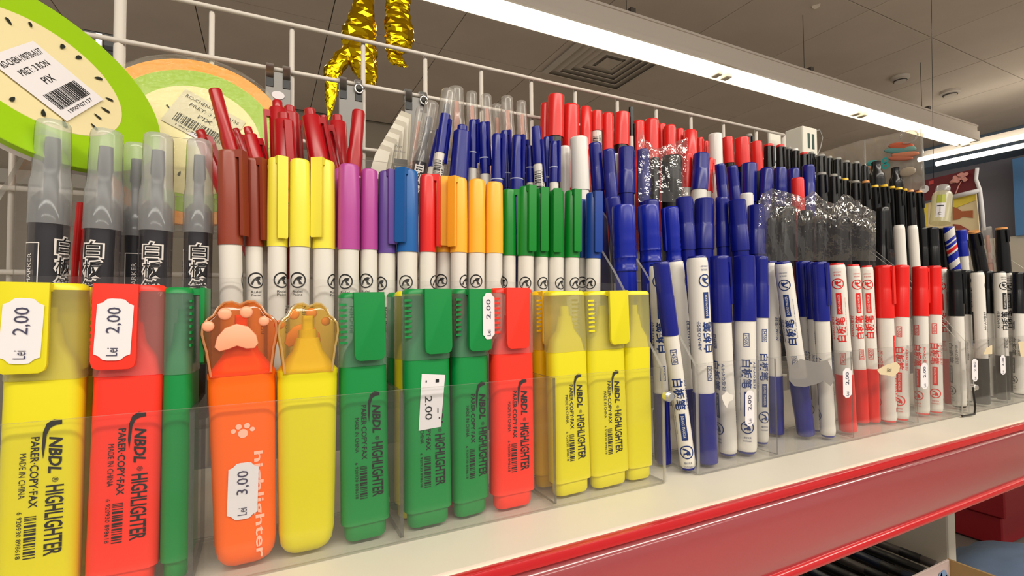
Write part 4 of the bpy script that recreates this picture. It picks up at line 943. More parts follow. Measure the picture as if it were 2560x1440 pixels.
for p in PENS:
    kind, xt, yt, xl, yl, wpx, Y, tier, desc, grp, k = p; k = dict(k)
    r = round(radius_px((xt+xl)/2, (yt+min(yl, yt+200))/2, wpx, Y)*.985, 5); inv = k.pop('inv', False); code = k.pop('code', False)
    r = min(r, .0105)
    T = onY(xt, yt, Y); yl2 = min(yl, yt+450) if tier > 1 else yl
    if tier > 1 and abs(xl-xt) > 0: pass
    # slide a little along the line of sight so that no two pens (and no stand side) share the same space
    best = None; ends = (.2855, .3290, .3735, .4165)[tier-1]
    if 'between two stands' in desc or 'two curved side' in desc or 'half hidden behind the leaning' in desc: ends = .33
    for kk in range(-14, 19):
        dy = kk*.0009; y_ = Y+dy; rr = r*y_/Y
        m, L = place(xt, yt, xl, yl, y_, tier=tier, inv=inv, r=rr)
        e0 = m.translation.copy(); e1 = e0+m.to_3x3() @ Vector((0, 0, L)); cost = abs(dy)*.10
        fr = min(e0.y, e1.y)-rr-TIER[tier][0]-.0012; bk = ends-(max(e0.y, e1.y)+rr)
        cost += 6*max(0, -fr)+1.2*max(0, -bk); lo, hi = (e0, e1) if e0.z < e1.z else (e1, e0)
        for a_, b_ in ((.2268, .2290), (.256, .2582), (.6168, .619), (.629, .6312)):
            if y_ > .392: continue
            zc = .110 if y_ > .376 else .09 if y_ > .335 else .05 if y_ > .295 else -.02
            f = min(1, max(0, (ZO+zc-lo.z)/(hi.z-lo.z))); xs = sorted((lo.x, lo.x+(hi.x-lo.x)*f))
            cost += 2.5*max(0, min(b_-(xs[0]-rr-.0004), xs[1]+rr+.0004-a_)) if tier > 0 else 0
        for (q0, q1, qr) in PLACED:
            if abs(q0.x-e0.x) > .12: continue
            z0 = max(min(e0.z, e1.z), min(q0.z, q1.z)); z1 = min(max(e0.z, e1.z), max(q0.z, q1.z))
            if z1 <= z0: continue
            for f in (0, .5, 1):
                z = z0+(z1-z0)*f; A = e0+(e1-e0)*((z-e0.z)/(e1.z-e0.z)); B_ = q0+(q1-q0)*((z-q0.z)/(q1.z-q0.z))
                cost += max(0, (rr+qr)*1.02-math.hypot(A.x-B_.x, A.y-B_.y))
        if best is None or cost < best[0]: best = (cost, y_, rr, m, L, e0, e1)
    cost, Y, r, m, L, e0, e1 = best; PLACED.append((e0, e1, r))
    root = empty(NAME[kind], label=label_of(p), cat='pen' if kind in ('felt', 'twin', 'stripe') else 'marker', group=grp, mat=m)
    if kind == 'grey': grey_pen(root, L, r, k['turn'])
    elif kind == 'felt': felt(root, L, r, k['c'], cut_at(xt, yt, Y, Vector((0, 0, 1)), k['capfoot']), k['clipang'], k['logo'])
    elif kind == 'slim': slim(root, L, r, k['c'], cap=k.get('cap', .047), line=k.get('line', True), barrel=WHITE if k.get('wbar') else None)
    elif kind == 'dred': dred(root, L, r, k.get('turn', 180), k.get('nub', True))
    elif kind == 'dred2':
        m_ = MATS.get('plastic_darkred'); MATS['plastic_darkred'] = pl('navy', rough=.28); dred(root, L, r, 200); MATS['plastic_darkred'] = m_
    elif kind == 'twin': twin_red(root, L, r)
    elif kind == 'clear': clear_pen(root, L, r, k.get('core', 'grey'), 0, text=k.get('text', False))
    elif kind == 'perm': perm(root, L, r, k['c'], k.get('cap', .045), k.get('bodyc'), k.get('style', 0), k.get('turn', 0), WHITE if k.get('bodyc') == 'white' else None)
    elif kind == 'board':
        board(root, L, r, k['c'], k.get('cap', .049), k.get('turn', 0))
        if k.get('logo2'): stamp(root, 'printed_logo', cached_print('logo', p_logo, [INK], r*.92), 200, .03)
    elif kind == 'dual': dual(root, L, r, k['c'], big=k.get('big', .028))
    elif kind == 'bulb': bulb(root, L, r)
    elif kind == 'stripe':
        bm = bmesh.new(); lathe(bm, [(0, 0), (r, 0), (r, L-.001), (r*.9, L), (0, L)], 22); part(root, 'barrel', bm, pl('navy2', rough=.3))
        for nm_, c_, a, b in (('stripe', 'white', .004, .014), ('stripe', 'white', .018, .020), ('stripe', 'white', .024, .026), ('stripe', 'red', .026, .0305), ('stripe', 'white', .0305, .033), ('stripe', 'white', .042, .05)):
            bm = bmesh.new(); n = 22; v = [[bm.verts.new((r*1.012*math.cos(t), r*1.012*math.sin(t), L-q+.004*math.cos(t))) for t in [2*PI*i/n for i in range(n)]] for q in (b, a)]
            for i in range(n): bm.faces.new((v[0][i], v[0][(i+1) % n], v[1][(i+1) % n], v[1][i]))
            part(root, nm_, bm, pl(c_, rough=.33))
    if code:
        cp = k.get('cap', .02)
        stamp(root, 'barcode_label', cached_print('codewrap', barcode_wrap, [WHITE], r*.93), 0, L-cp-.001)
        stamp(root, 'printed_text', cached_print('codeink', barcode_ink, [INK], r*.96), 0, L-cp-.001)
# ================================================================= round notepads on the left
def on_plane(px, py, c, n):
    d = ray(px, py); return d*(c.dot(n)/d.dot(n))
def disc_pad(c, n, R, rings, label, seeds, film_m=None):
    n = n.normalized(); x = Vector((0, 0, 1)).cross(n).normalized()*1; x = (-n).cross(Vector((0, 0, 1))).normalized(); z = x.cross(-n)
    m = Matrix((x, -n, z)).transposed().to_4x4(); m.translation = up(c)
    t = empty('round_notepad', label=label, cat='notepad', group='round fruit notepads', mat=m)
    N = 72
    def ringmesh(r0, r1, y0, y1, bev=.0004):
        bm = bmesh.new(); P_ = [(r1, y1), (r1, y0+bev), (r1-bev, y0)] + ([(r0, y0)] if r0 else [])
        rg = [[bm.verts.new((r*math.cos(2*PI*i/N), y, r*math.sin(2*PI*i/N))) for i in range(N)] for r, y in P_]
        for a, b in zip(rg, rg[1:]):
            for i in range(N): bm.faces.new((a[i], a[(i+1) % N], b[(i+1) % N], b[i]))
        if not r0: bm.faces.new(rg[-1])
        bm.faces.new(rg[0]); bmesh.ops.recalc_face_normals(bm, faces=bm.faces[:]); return bm
    for i, (nm, r0, r1, col) in enumerate(rings):
        obj(nm, ringmesh(r0, r1, -.0012-.0002*i, .0018, .0003), plastic('pad_'+nm+str(col[0]), col, .35), t)
    bm = ringmesh(0, R*.985, .0016, .0052); obj('paper_block', bm, PAPER, t)
    p = Print()
    for a, rr, ln in seeds:
        a = math.radians(a); ca, sa = math.cos(a), math.sin(a); pts = []
        for u, v in ((-.5, 0), (-.25, .13), (.1, .2), (.38, .18), (.5, 0), (.38, -.18), (.1, -.2), (-.25, -.13)):
            pts.append(((rr+u*ln)*ca-v*ln*sa, (rr+u*ln)*sa+v*ln*ca))
        p.poly(pts)
    o = link('seed_print', p.mesh('seeds', [plastic('seed_black', (30, 34, 26), .5)], None, -.0020), t)
    return t, m
def pad_label(t, m, c, n, bl, br, tl, lines, y=-.0024):
    A, B, Cc = [on_plane(px, py, c, n) for px, py in (bl, br, tl)]
    X = (B-A); W = X.length*1000; X.normalize(); Z = (Cc-A)-(Cc-A).dot(X)*X; H = Z.length*1000; Z.normalize(); Yv = Z.cross(X)
    if Yv.dot(n) > 0: Yv = -Yv
    ctr = A+X*W*.0005+Z*H*.0005
    mm = Matrix((X, Yv, Z)).transposed().to_4x4(); mm.translation = up(ctr)+n.normalized()*(-y)
    p = Print().rect(-W/2, W/2, -H/2, H/2)
    a = link('price_label', p.mesh('plabel', [PAPER], None, 0), t); a.matrix_world = mm; a.parent = t; a.matrix_parent_inverse = Matrix(); a.matrix_local = m.inverted() @ mm
    q = Print().text(lines[0], 0, H*.36, W*.86, H*.085).text(lines[1], 0, H*.2, W*.62, H*.085).text('PIX', 0, H*.02, W*.22, H*.10)
    q.barcode(-W*.38, W*.38, -H*.36, -H*.12, n=34).text('1900707137', 0, -H*.42, W*.6, H*.05)
    b = link('printed_text', q.mesh('plabelt', [INK], None, -.0002), a)
    return a
GREEN_ = (150, 196, 12); CREAM = (232, 218, 168)
rnd = random.Random(5)
sd = [(20+360*k/17+rnd.uniform(-4, 4), 30+rnd.uniform(-3, 3), rnd.uniform(4, 5.5)) for k in range(17)]
KS = .955; c1 = Vector((-.1084, .345, .1255))*KS; n1 = Vector((.6347, -.6074, .4777)).normalized()
t1, m1 = disc_pad(c1, n1, .0616*KS, [('rind_rim', .0385*KS, .0616*KS, GREEN_), ('flesh_face', 0, .0392*KS, CREAM)], 'large green-rimmed round notepad with seeds, leaning at top left corner', sd)
pad_label(t1, m1, c1, n1, (160, 310), (252, 255), (-14, 140), ('RO-CHEN-190730-A137', 'PRET: 3 RON'))
c2 = Vector((-.0439, .399, .1144)); n2 = Vector((0, -.983, .18)).normalized()
sd = [(10+360*k/15+rnd.uniform(-4, 4), 29+rnd.uniform(-2, 2), rnd.uniform(3, 4)) for k in range(15)]
t2, m2 = disc_pad(c2, n2, .0616, [('orange_rim', .0525, .0616, (255, 160, 30)), ('rind_ring', .0405, .0530, GREEN_), ('flesh_face', 0, .0408, (240, 232, 200))], 'orange-rimmed round notepad in glittery film behind the green one', sd)
pad_label(t2, m2, c2, n2, (403, 303), (560, 386), (475, 232), ('RO-CHEN-190730-A136', 'PRET: 3 RON'))
bm = bmesh.new(); R = .0632; vs = {}
for i in range(13):
    for j in range(64):
        r = R*i/12; a = 2*PI*j/64; vs[i, j] = bm.verts.new((r*math.cos(a), -.0035-.0006*noise.noise(Vector((r*120*math.cos(a), r*120*math.sin(a), 0))), r*math.sin(a)))
for i in range(1, 12):
    for j in range(64): bm.faces.new((vs[i, j], vs[i, (j+1) % 64], vs[i+1, (j+1) % 64], vs[i+1, j]))
o = obj('glitter_film', bm, film('glitter', (250, 248, 225), .03, (235, 235, 210), .10, 1.1, 1.5, .6, 420), t2, True)
# ================================================================= hook cards on the grid
def hook_card(x0, x1, ytop, ybot, label, ring=True):
    zt_ = z2; a = onY((x0+x1)/2, ytop, GY-.006); hw = (onY(x1, ytop, GY-.006).x-onY(x0, ytop, GY-.006).x)/2; zb = onY((x0+x1)/2, ybot, GY-.006).z
    t = empty('hook_card', up((a.x, GY-.006, zb)), label, 'hook card', 'grey hook cards clipped on the wire grid')
    bm = rbox(a.x-hw, a.x+hw, GY-.0078, GY-.0068, zb, zt_-.004, .0003, 1); wobj('plate', bm, plastic('card_grey', (140, 138, 134), .4), t)
    for k, s in enumerate((-1, 1)):
        cx = a.x+s*hw*.66; bm = bmesh.new(); pts = [(GY-.0082, zt_-.009), (GY-.0086, zt_-.001), (GY-.0070, zt_+.0024), (GY-.003, zt_+.0034), (GY+.0002, zt_+.0014), (GY, zt_-.006)]
        w_ = hw*.30; q = [[bm.verts.new((cx+e*w_, y, z)) for e in (-1, 1)] for y, z in pts]
        for u, v in zip(q, q[1:]): bm.faces.new((u[0], u[1], v[1], v[0]))
        r = bmesh.ops.solidify(bm, geom=bm.faces[:], thickness=.0005); wobj('clip_tab', bm, CHROME, t, True)
        bm = rbox(cx-w_, cx+w_, GY-.0084, GY-.0079, zt_-.016, zt_-.0095, .0002, 1); wobj('slot_and_shadow', bm, pl('black', rough=.6), t)  # black square paints the shadow beneath each clip tab
    if ring:
        bm = bmesh.new(); cx = a.x+hw*.66; tube(bm, [(cx+.0032*math.cos(q), GY-.0092, zt_-.006+.0036*math.sin(q)) for q in [2*PI*i/14 for i in range(15)]], .0008, 6); wobj('ring', bm, CHROME, t, True)
        for k in range(4):
            bm = bmesh.new(); zz = zt_-.030-.006*k; cx = a.x+hw*.4; tube(bm, [(cx+.0022*math.cos(q), GY-.0085, zz+.0013*math.sin(q)) for q in [2*PI*i/10 for i in range(9)]], .0003, 5); wobj('coil', bm, CHROME, t, True)
    else:
        bm = bmesh.new(); lathe(bm, [(0, 0), (.0045, 0), (.0045, .0006), (0, .0006)], 18)
        for v in bm.verts: v.co = Vector((a.x+v.co.x, GY-.0079-v.co.z, zt_-.022+v.co.y*.7))
        wobj('hole_button', bm, PAPER, t)
hook_card(664, 727, 190, 420, 'grey hook card with white oval hole, left of the foil balloon', False)
hook_card(847, 906, 225, 420, 'grey hook card with chrome ring below the gold foil balloon')
hook_card(1011, 1067, 258, 420, 'grey hook card with chrome ring beside clear-capped markers')
# chrome bits on the far left: bracket and post clip
a = onY(260, 118, GY+.012); t = empty('black_bracket', up((a.x, GY+.012, a.z-.012)), 'black metal bracket behind the green notepad and grid post', 'bracket')
bm = rbox(a.x-.012, a.x+.010, GY+.006, GY+.016, a.z-.012, a.z+.008, .001, 1); wobj('bracket_body', bm, pl('black', rough=.4), t)
bm = rbox(a.x-.003, a.x+.001, GY+.004, GY+.006, a.z-.004, a.z+.006, .0004, 1); wobj('steel_tab', bm, CHROME, t)
# fan of white paper cards on a peg
t = empty('paper_card_pad', up(onY(985, 440, .405)), 'fanned stack of white paper cards hanging beside grey card strip', 'paper cards')
PC_ = plastic('card_cream', (226, 220, 204), .6)
for k in range(10):
    px = 1002-6.2*k; py = 276+10.5*k; a = onY(px, py, .4115-.0024*k); b = onY(px-10-k, 445, .4115-.0024*k)
    bm = bmesh.new(); y = a.y; q = []
    for dy in (0, .0007): q.append([bm.verts.new(v) for v in ((a.x-.0022, y+dy, a.z-.004), (a.x+.0005, y+dy, a.z), (a.x+.009, y+dy, a.z-.002), (b.x+.010, y+dy, b.z), (b.x-.0022, y+dy, b.z))])
    for i in range(5): bm.faces.new((q[0][i], q[0][(i+1) % 5], q[1][(i+1) % 5], q[1][i]))
    bm.faces.new(q[0]); bm.faces.new(q[1]); wobj('card', bm, PC_ if k % 2 else plastic('card_cream2', (196, 188, 170), .6), t)
pp = Print().text('Pret', -1, 6, 6, 2.2).text('per buc', 0, 2, 9, 2.2).rect(-5, 6, -10, -4)
o = link('printed_text', pp.mesh('cardtext', [plastic('grey_ink', (110, 108, 104), .6)], None, 0), t); o.location = up(onY(1000, 385, .3930))-t.location
# ================================================================= white box at the end of the grid
Yb = .440; X1 = onY(2008, 350, Yb).x; X2 = onY(2044, 350, Yb).x; Y2 = onX(1962, 350, X1).y; ztp = onY(2008, 313, Yb).z; zbb = ztp-.075
t = empty('white_plastic_box', up(((X1+X2)/2, (Yb+Y2)/2, zbb)), 'white plastic box with two slots at the right end of the grid', 'box')
bm = rbox(X1+.004, X1+.010, .4215, Yb+.002, zbb+.001, zbb+.012, .0006, 1); wobj('bracket', bm, plastic('box_cream', (226, 222, 208), .5), t)
wobj('case', rbox(X1, X2, Yb, Y2, zbb, ztp, .002, 2), plastic('box_cream', (226, 222, 208), .5), t)
for f_ in (.38, .68):
    xx = X1+(X2-X1)*f_; wobj('slot_and_shadow', rbox(xx-.0025, xx+.0025, Yb-.0006, Yb+.0006, ztp-.032, ztp-.010, .0003, 1), plastic('slot_dark', (40, 70, 60), .6), t)
bm = bmesh.new(); a = Vector((X2, Yb+.004, ztp-.002)); tube(bm, [a, a+Vector((.012, 0, .003)), a+Vector((.022, .002, -.006)), a+Vector((.020, .004, -.020)), a+Vector((.010, .004, -.036)), a+Vector((.004, .004, -.050))], .0009, 6); wobj('cable', bm, plastic('cable_grey', (150, 146, 140), .5), t, True)
a = onY(1918, 350, .436); b = onY(1958, 350, .436); t = empty('cream_plate', up(((a.x+b.x)/2, .436, a.z-.05)), 'small cream plate hanging on the grid before the white box', 'plate')
wobj('plate', rbox(a.x, b.x, .432, .436, onY(1930, 372, .436).z-.04, onY(1930, 334, .436).z, .001, 1), plastic('box_cream', (226, 222, 208), .5), t)
# ================================================================= gold foil balloons hanging beyond the grid
def foil(name, t, pts, seed, n=16, squash=.55):
    """pts = [(px, py, width px)], lumpy inflated foil at depth"""
    bm = bmesh.new(); rings = []; Yd = .80
    P3 = []
    for (a, b) in zip(pts, pts[1:]):
        for k in range(5):
            f = k/5; P3.append([a[i]+(b[i]-a[i])*f for i in range(3)])
    P3.append(list(pts[-1]))
    for i, (x, y, w_) in enumerate(P3):
        c = onY(x, y, Yd); rr = radius_px(x, y, w_, Yd)
        ring_ = []
        for j in range(n):
            a = 2*PI*j/n; s = 1+.22*noise.noise(Vector((math.cos(a)*1.6+seed, math.sin(a)*1.6, i*.55)))
            ring_.append(bm.verts.new(c+Vector((math.cos(a)*rr*s, math.sin(a)*rr*squash*s, .004*noise.noise(Vector((j*.8, i*.7, seed)))))))
        rings.append(ring_)
    for a, b in zip(rings, rings[1:]):
        for j in range(n):
            q = (a[j], a[(j+1) % n], b[(j+1) % n], b[j]); m_ = (j+rings.index(a)) % 2
            bm.faces.new((q[0], q[1], q[2]) if m_ else (q[0], q[1], q[3])); bm.faces.new((q[0], q[2], q[3]) if m_ else (q[1], q[2], q[3]))
    bm.faces.new(rings[0]); bm.faces.new(rings[-1])
    wobj(name, bm, GOLD, t)
t = empty('foil_balloon', up(onY(905, 222, .8)), 'gold foil balloon hanging behind the grid, left one with two drooping legs', 'balloon', 'gold foil balloons')
foil('balloon_body', t, [(912, -60, 46), (911, 0, 50), (905, 45, 66), (900, 80, 84), (900, 125, 84), (906, 160, 74), (915, 190, 60), (925, 210, 34), (931, 220, 10)], 1)
foil('balloon_leg', t, [(888, 110, 44), (862, 140, 52), (838, 170, 50), (829, 195, 40), (829, 225, 32), (826, 260, 24), (823, 285, 12), (821, 298, 3)], 4)
t = empty('foil_balloon', up(onY(998, 165, .8)), 'gold foil balloon with pinched frilled tip, right one behind the grid', 'balloon', 'gold foil balloons')
foil('balloon_body', t, [(995, -60, 60), (996, 0, 66), (993, 25, 60), (998, 60, 70), (1000, 95, 78), (996, 118, 62), (986, 132, 44)], 9)
foil('frill', t, [(986, 130, 34), (990, 148, 46), (1000, 162, 40), (1012, 166, 14)], 12, squash=.3)
# ================================================================= clear bags hanging beyond the stands
def hanging_bag(X, tl, tr, zb_px, label, prints):
    a = onX(tl[0], tl[1], X); b = onX(tr[0], tr[1], X); zb = onX(tr[0]+8, zb_px, X).z
    t = empty('hanging_bag', up((X, (a.y+b.y)/2, zb)), label, 'clear bag', 'clear film bags hanging at the shelf end'); bm = bmesh.new(); nu, nv = 22, 18
    for dx in (0, .006):
        g = [[bm.verts.new((X+dx+.0025*noise.noise(Vector((i*.35, j*.35, dx*900+X*50))), a.y+(b.y-a.y)*i/nu, (a.z+(b.z-a.z)*i/nu)*(1-j/nv)+zb*j/nv)) for j in range(nv+1)] for i in range(nu+1)]
        for i in range(nu):
            for j in range(nv): bm.faces.new((g[i][j], g[i+1][j], g[i+1][j+1], g[i][j+1]))
    o = wobj('film', bm, BAGF, t, True)
    bm = bmesh.new(); tube(bm, [(X+.003, b.y, b.z), (X+.003, b.y, zb)], .0016, 6); wobj('welded_seam', bm, film('seam', (240, 240, 240), .3, (225, 222, 215), .1, 1.5), t, True)
    for px, py, rx, rz, col, rot in prints:
        c = onX(px, py, X-.004); bm = bmesh.new(); bmesh.ops.create_uvsphere(bm, u_segments=16, v_segments=8, radius=1); k = c.length/FOC; ca, sa = math.cos(rot), math.sin(rot)
        for v in bm.verts:
            y_, z_ = v.co.y*rx*k*1.6, v.co.z*rz*k; v.co = c+Vector((v.co.x*.0015, y_*ca-z_*sa, y_*sa+z_*ca))
        wobj('coloured_balloon', bm, plastic('bal%d' % col[0], col, .4), t, True)
    return t
hanging_bag(.80, (2036, 386), (2158, 349), 520, 'clear film bag hanging behind black markers, nearer one', [])
tb = hanging_bag(.84, (2150, 352), (2301, 319), 470, 'clear film bag with teal and orange shapes by the strip light', [(2252, 365, 14, 7, (196, 96, 66), .3), (2246, 376, 16, 6, (96, 150, 148), .25), (2262, 386, 15, 6, (206, 128, 96), .2), (2250, 396, 14, 5, (190, 110, 84), .25), (2272, 372, 8, 6, (120, 160, 150), .3), (2180, 408, 7, 6, (70, 160, 158), .1), (2168, 420, 8, 4, (200, 140, 110), .1), (2268, 430, 9, 9, (176, 160, 140), 0)])
p8 = Print().ring(0, 2.6, 1.2, 2.9).ring(0, -2.6, 1.3, 3.2)
o = link('figure_eight', p8.mesh('eight', [plastic('teal_print', (46, 160, 158), .4)], None, 0), tb); o.scale = (1.6, 1, 1.6); o.rotation_euler = (0, 0, -PI/2); o.location = up(onX(2213, 408, .834))-tb.location
bm = bmesh.new(); c = onX(2272, 342, .834); tube(bm, [(c.x, c.y+.011*math.cos(q), c.z+.009*math.sin(q)) for q in [2*PI*i/16 for i in range(15)]], .0011, 6); wobj('ribbon_loop', bm, film('seam', (240, 240, 240), .3, (225, 222, 215), .1, 1.5), tb, True)
# ================================================================= sign and poster
XS = 1.75
def quadx(name, t, pts, X, mat, th=.004):
    bm = bmesh.new(); q = [[bm.verts.new(onX(px, py, X)+Vector((dx, 0, 0))) for px, py in pts] for dx in (0, th)]; n = len(pts)
    bm.faces.new(q[0]); bm.faces.new(q[1][::-1])
    for i in range(n): bm.faces.new((q[0][i], q[0][(i+1) % n], q[1][(i+1) % n], q[1][i]))
    return wobj(name, bm, mat, t)
t = empty('hanging_sign', up(onX(2360, 500, XS)), 'maroon hanging sign with pale tree emblem over a yellow food poster', 'sign')
quadx('board', t, [(2256, 463), (2440, 421), (2437, 450), (2447, 474), (2270, 512)], XS, plastic('maroon', (98, 12, 24), .5))
EMB = plastic('emblem', (214, 150, 140), .6)
bm = bmesh.new(); rr_ = random.Random(2)
for k in range(30):
    a, q = rr_.uniform(0, PI), rr_.uniform(.3, 1); c = onX(2404+26*q*math.cos(a), 452-17*q*math.sin(a)-.2*26*q*math.cos(a), XS-.002-.0003*k)
    lathe_pts = [bm.verts.new(c+Vector((0, .0055*math.cos(u), .0045*math.sin(u)))) for u in [2*PI*i/8 for i in range(8)]]; bm.faces.new(lathe_pts)
tube(bm, [onX(2389, 484, XS-.001), onX(2396, 466, XS-.001), onX(2404, 452, XS-.001)], .0015, 5)
o = wobj('tree_emblem', bm, EMB, t)
def disc_x(name, px, py, r, X, mat, t):
    c = onX(px, py, X); bm = bmesh.new(); lathe(bm, [(0, 0), (r, 0), (r, .002), (0, .002)], 24)
    for v in bm.verts: v.co = Vector((c.x-v.co.z, c.y+v.co.x, c.z+v.co.y))
    wobj(name, bm, mat, t)
disc_x('white_badge', 2311, 473, .012, XS-.001, PAPER, t)
quadx('small_mark', t, [(2322, 453), (2334, 450), (2334, 459), (2322, 462)], XS-.001, plastic('mark_red', (190, 60, 60), .5), .0005)
bm = bmesh.new(); tube(bm, [onX(*q, XS) for q in ((2443, 420), (2440, 448), (2450, 476), (2455, 520), (2460, 575))], .0045, 8); wobj('side_rod', bm, plastic('rod_white', (216, 214, 216), .4), t, True)
bm = bmesh.new(); tube(bm, [onX(*q, XS) for q in ((2383, 492), (2450, 476))], .0065, 8); wobj('lower_rod', bm, plastic('rod_white', (216, 214, 216), .4), t, True)
bm = bmesh.new(); tube(bm, [q for q in (onX(2334, 446, XS), Vector((XS, onX(2334, 446, XS).y-.02, 1.402)))], .0007, 6); wobj('cord', bm, pl('black'), t, True)
quadx('poster_sheet', t, [(2295, 512), (2440, 484), (2448, 575), (2448, 600), (2310, 600)], XS+.012, plastic('poster_cream', (226, 206, 162), .6))
quadx('yellow_band', t, [(2383, 497), (2438, 486), (2440, 500), (2383, 522)], XS+.0095, plastic('poster_yellow', (226, 202, 70), .6), .001)
quadx('yellow_band', t, [(2296, 514), (2320, 509), (2316, 570), (2308, 570)], XS+.0095, plastic('poster_yellow', (226, 202, 70), .6), .001)
quadx('bow_print', t, [(2382, 517), (2392, 520), (2404, 528), (2432, 526), (2432, 545), (2408, 541), (2396, 548), (2382, 550)], XS+.0095, plastic('poster_brown', (172, 96, 56), .6), .001)
quadx('brown_print', t, [(2382, 560), (2400, 562), (2420, 573), (2430, 582), (2382, 582)], XS+.0095, plastic('poster_brown2', (150, 70, 50), .6), .001)
# glue bottle
m, L = place(2358, 465, 2346, 600, .385, L=.062); r = radius_px(2350, 530, 54, .385)
root = empty('glue_bottle', label='milky glue bottle with olive label standing before the sign', cat='bottle', mat=m)
BT = film('bottle_milk', (250, 248, 225), .5, (236, 232, 200), .2, 1.0)
bm = bmesh.new(); lathe(bm, [(0, 0), (r, 0), (r, L*.72), (r*.9, L*.8), (r*.62, L*.84)], 26); part(root, 'bottle_body', bm, BT)
bm = bmesh.new(); lathe(bm, [(r*.66, L*.83), (r*.72, L*.84), (r*.70, L*.95), (r*.6, L), (0, L)], 22); part(root, 'screw_cap', bm, MILK)
stamp(root, 'olive_label', cached_print('olive', lambda: Print().rect(-6, 5, 30, 43), [plastic('olive', (170, 176, 50), .5)], r*1.0))
stamp(root, 'white_label', cached_print('wlab', lambda: Print().rect(-6, 5, 6, 29), [PAPER], r*1.0))
stamp(root, 'printed_text', cached_print('wlabt', lambda: Print().rect(-5, 3, 24, 25.5).text('C', -1, 12, 4, 4), [INK], r*1.02))
# ================================================================= crinkled clear film bags round the black markers
def film_bag(name, label, top, bot, Y0, Y1, amp, nv=26, seed=0, hi=.3):
    t = empty('clear_bag', up(onY((top[0][0]+top[-1][0])/2, bot, Y0)), label, 'plastic bag', 'clear film bags round black markers')
    xs = [p_[0] for p_ in top]; x0, x1 = top[0][0], top[-1][0]; nu = int((x1-x0)/3.2)
    def ty(x):
        for a, b in zip(top, top[1:]):
            if a[0] <= x <= b[0]: return a[1]+(b[1]-a[1])*(x-a[0])/max(b[0]-a[0], 1e-6)
        return top[-1][1]
    for nm, Y in (('front_film', Y0), ('back_film', Y1)):
        bm = bmesh.new(); g = []
        for i in range(nu+1):
            col = []
            for j in range(nv+1):
                f = j/nv; x = x0+(x1-x0)*i/nu; y = ty(x)*(1-f)+bot*f; a = amp*(2.2 if f < hi else .75)
                e = noise.noise(Vector((x*.045, y*(.05 if f < hi else .02), seed+Y*100)))+(.6 if f < hi else .08)*noise.noise(Vector((x*.13, y*.12, seed+3)))
                pt = onY(x, y, Y+a*e*.9); pt.z += a*.6*noise.noise(Vector((x*.07, y*.1, seed+9))); pt.x += a*.5*noise.noise(Vector((x*.1, y*.07, seed+19)))
                col.append(bm.verts.new(pt))
            g.append(col)
        for i in range(nu):
            for j in range(nv):
                q = (g[i][j], g[i+1][j], g[i+1][j+1], g[i][j+1])
                if (i+j) % 2: bm.faces.new((q[0], q[1], q[2])); bm.faces.new((q[0], q[2], q[3]))
                else: bm.faces.new((q[0], q[1], q[3])); bm.faces.new((q[1], q[2], q[3]))
        o = wobj(nm, bm, CRINKLE, t); autosmooth(o.data, 28)
film_bag('b', 'large crumpled clear bag holding black markers on the second step', [(1896, 505), (1905, 486), (1930, 470), (1958, 478), (1992, 488), (2012, 494), (2034, 476), (2060, 500), (2088, 510), (2110, 484), (2130, 492), (2156, 512), (2190, 530)], 652, .2915, .3110, .0012, seed=1, hi=.42)
film_bag('a', 'small crumpled clear bag sticking up before the red markers', [(1596, 352), (1607, 318), (1614, 350), (1640, 372), (1680, 358), (1719, 343)], 505, .3355, .3560, .0012, seed=5, hi=.35)
# ================================================================= below the rail, lower right
ZL = -.40
t = empty('lower_shelf', up((.5, .42, ZL)), 'dim lower shelf board seen under the red rail', 'shelf')
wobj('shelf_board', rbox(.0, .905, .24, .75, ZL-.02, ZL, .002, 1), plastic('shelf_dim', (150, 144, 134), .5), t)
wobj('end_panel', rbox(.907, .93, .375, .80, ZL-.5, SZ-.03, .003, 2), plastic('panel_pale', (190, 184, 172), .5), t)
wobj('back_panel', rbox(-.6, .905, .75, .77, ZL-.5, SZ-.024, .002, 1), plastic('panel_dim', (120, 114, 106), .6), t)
wobj('back_plate', rbox(.70, .90, .56, .563, ZL, ZL+.16, .001, 1), plastic('panel_pale', (190, 184, 172), .5), t)
c = onZ(2370, 1395, -.352); t = empty('cardboard_tray', up((c.x-.1, c.y-.08, -.399)), 'open cardboard tray with tan inside and blue print, bottom right', 'box')
TAN = plastic('tray_tan', (150, 122, 76), .7); TWH = plastic('tray_white', (196, 176, 170), .6)
for nm, b_, mt in (('wall_right', (c.x-.003, c.x, c.y-.14, c.y, -.398, -.352), TAN), ('wall_back', (c.x-.20, c.x-.0035, c.y-.003, c.y, -.398, -.352), TWH), ('wall_left', (c.x-.203, c.x-.20, c.y-.14, c.y, -.398, -.352), TWH), ('tray_base', (c.x-.20, c.x, c.y-.14, c.y, -.3995, -.3975), TWH)):
    wobj(nm, rbox(*b_, .0006, 1), mt, t)
pb = Print().ring(0, 0, 0, 9, n=16).ring(8, -5, 0, 6, n=14).ring(-8, 3, 0, 5, n=12)
o = link('blue_print', pb.mesh('blueprint', [plastic('pale_blue', (120, 150, 186), .6)], None, -.0002), t); o.location = Vector((c.x-.022, c.y-.0035, ZO-.370))-t.location
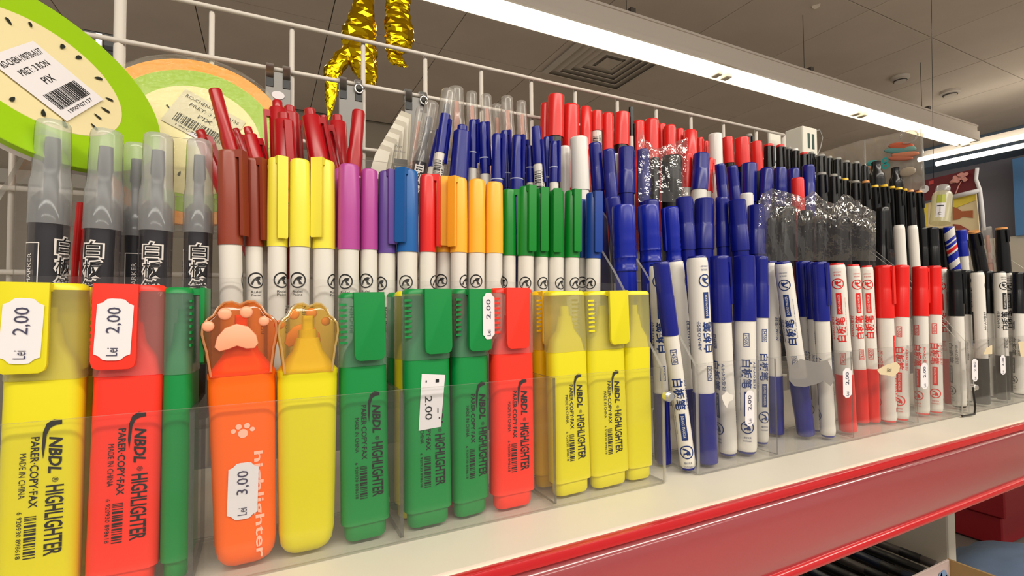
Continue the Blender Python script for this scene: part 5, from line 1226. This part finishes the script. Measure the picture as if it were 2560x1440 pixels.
# pens lying on the lower shelf, pointing into the depth
rr_ = random.Random(11); NP = 18
for k in range(NP):
    x = .565+.0175*k+rr_.uniform(-.002, .002); y0 = c.y+.012+rr_.uniform(0, .014); z = ZL+.0075+(.0125 if k % 2 else 0); Ln = .145; r = .0062
    m = Matrix.Rotation(rr_.uniform(-.04, .04), 4, 'Z') @ Matrix.Rotation(-PI/2, 4, 'X'); m.translation = up((x, y0, z))
    root = empty('lying_pen', label=f'dark pen lying on the lower shelf under the rail, {ORD[k+1]} from left', cat='pen', group='dark pens lying on the lower shelf', mat=m)
    bm = bmesh.new(); lathe(bm, [(0, 0), (r*.9, 0), (r, .002), (r, Ln-.03), (r*.9, Ln-.028)], 14); part(root, 'barrel', bm, plastic('pen_dark%d' % (k % 3), ((30, 30, 33), (24, 34, 56), (74, 68, 66))[k % 3], .35))
    bm = bmesh.new(); lathe(bm, [(r*1.02, .018), (r*1.06, .019), (r*1.06, .044), (r*1.02, .045)], 14); part(root, 'grip', bm, plastic('pen_grip%d' % (k % 2), ((150, 144, 138), (24, 24, 26))[k % 2], .4))
    bm = bmesh.new(); lathe(bm, [(r*.9, Ln-.03), (r*.8, Ln-.008), (r*.3, Ln), (0, Ln)], 14); part(root, 'tip', bm, pl('silver' if k % 2 else 'white', rough=.4))
# dark red boxes
cz = onZ(2508, 1372, -.62); S = 1.0
for i, (z0, z1, g, lb) in enumerate(((-.62, -.545, 0, 'dark red box at lower right, bottom of its stack'), (-.545, -.47, .01, 'dark red box at lower right, top of its stack'))):
    t = empty('red_box', up((cz.x+.2, cz.y+.2, z0)), lb, 'box', 'dark red boxes under the shelf')
    wobj('carton', rbox(cz.x-g, cz.x+.45, cz.y-g, cz.y+.42, z0+.001, z1, .003, 1), plastic('box_red', (150, 6, 26), .5), t)
    wobj('lid_edge', rbox(cz.x-g-.003, cz.x+.453, cz.y-g-.003, cz.y+.423, z1, z1+.0009, .0003, 1), plastic('box_red2', (120, 8, 34), .5), t)
t = empty('grey_plinth', up((cz.x+.2, cz.y+.1, -1.4)), 'grey floor plinth carrying the dark red boxes', 'plinth')
wobj('plinth_top', rbox(cz.x-.25, cz.x+1.2, cz.y-.35, cz.y+.8, -.66, -.622, .003, 1), plastic('plinth', (120, 114, 110), .6), t)
wobj('plinth_base', rbox(cz.x-.2, cz.x+1.15, cz.y-.3, cz.y+.75, -1.4, -.66, .003, 1), plastic('plinth', (120, 114, 110), .6), t)
# blue-grey cloth hanging low at right
c = onZ(2575, 1462, -.556); t = empty('blue_cloth', up((c.x, c.y, -.62)), 'blue-grey cloth bundle at the bottom right corner', 'cloth')
bm = bmesh.new(); bmesh.ops.create_icosphere(bm, subdivisions=4, radius=1)
for v in bm.verts:
    n_ = v.co.copy(); q = 1+.16*noise.noise(n_*2.2)+.05*noise.noise(n_*7); v.co = c+Vector((n_.x*.16, n_.y*.12, n_.z*.052))*q
wobj('cloth', bm, plastic('denim', (86, 104, 132), .85, grain=40), t, True)
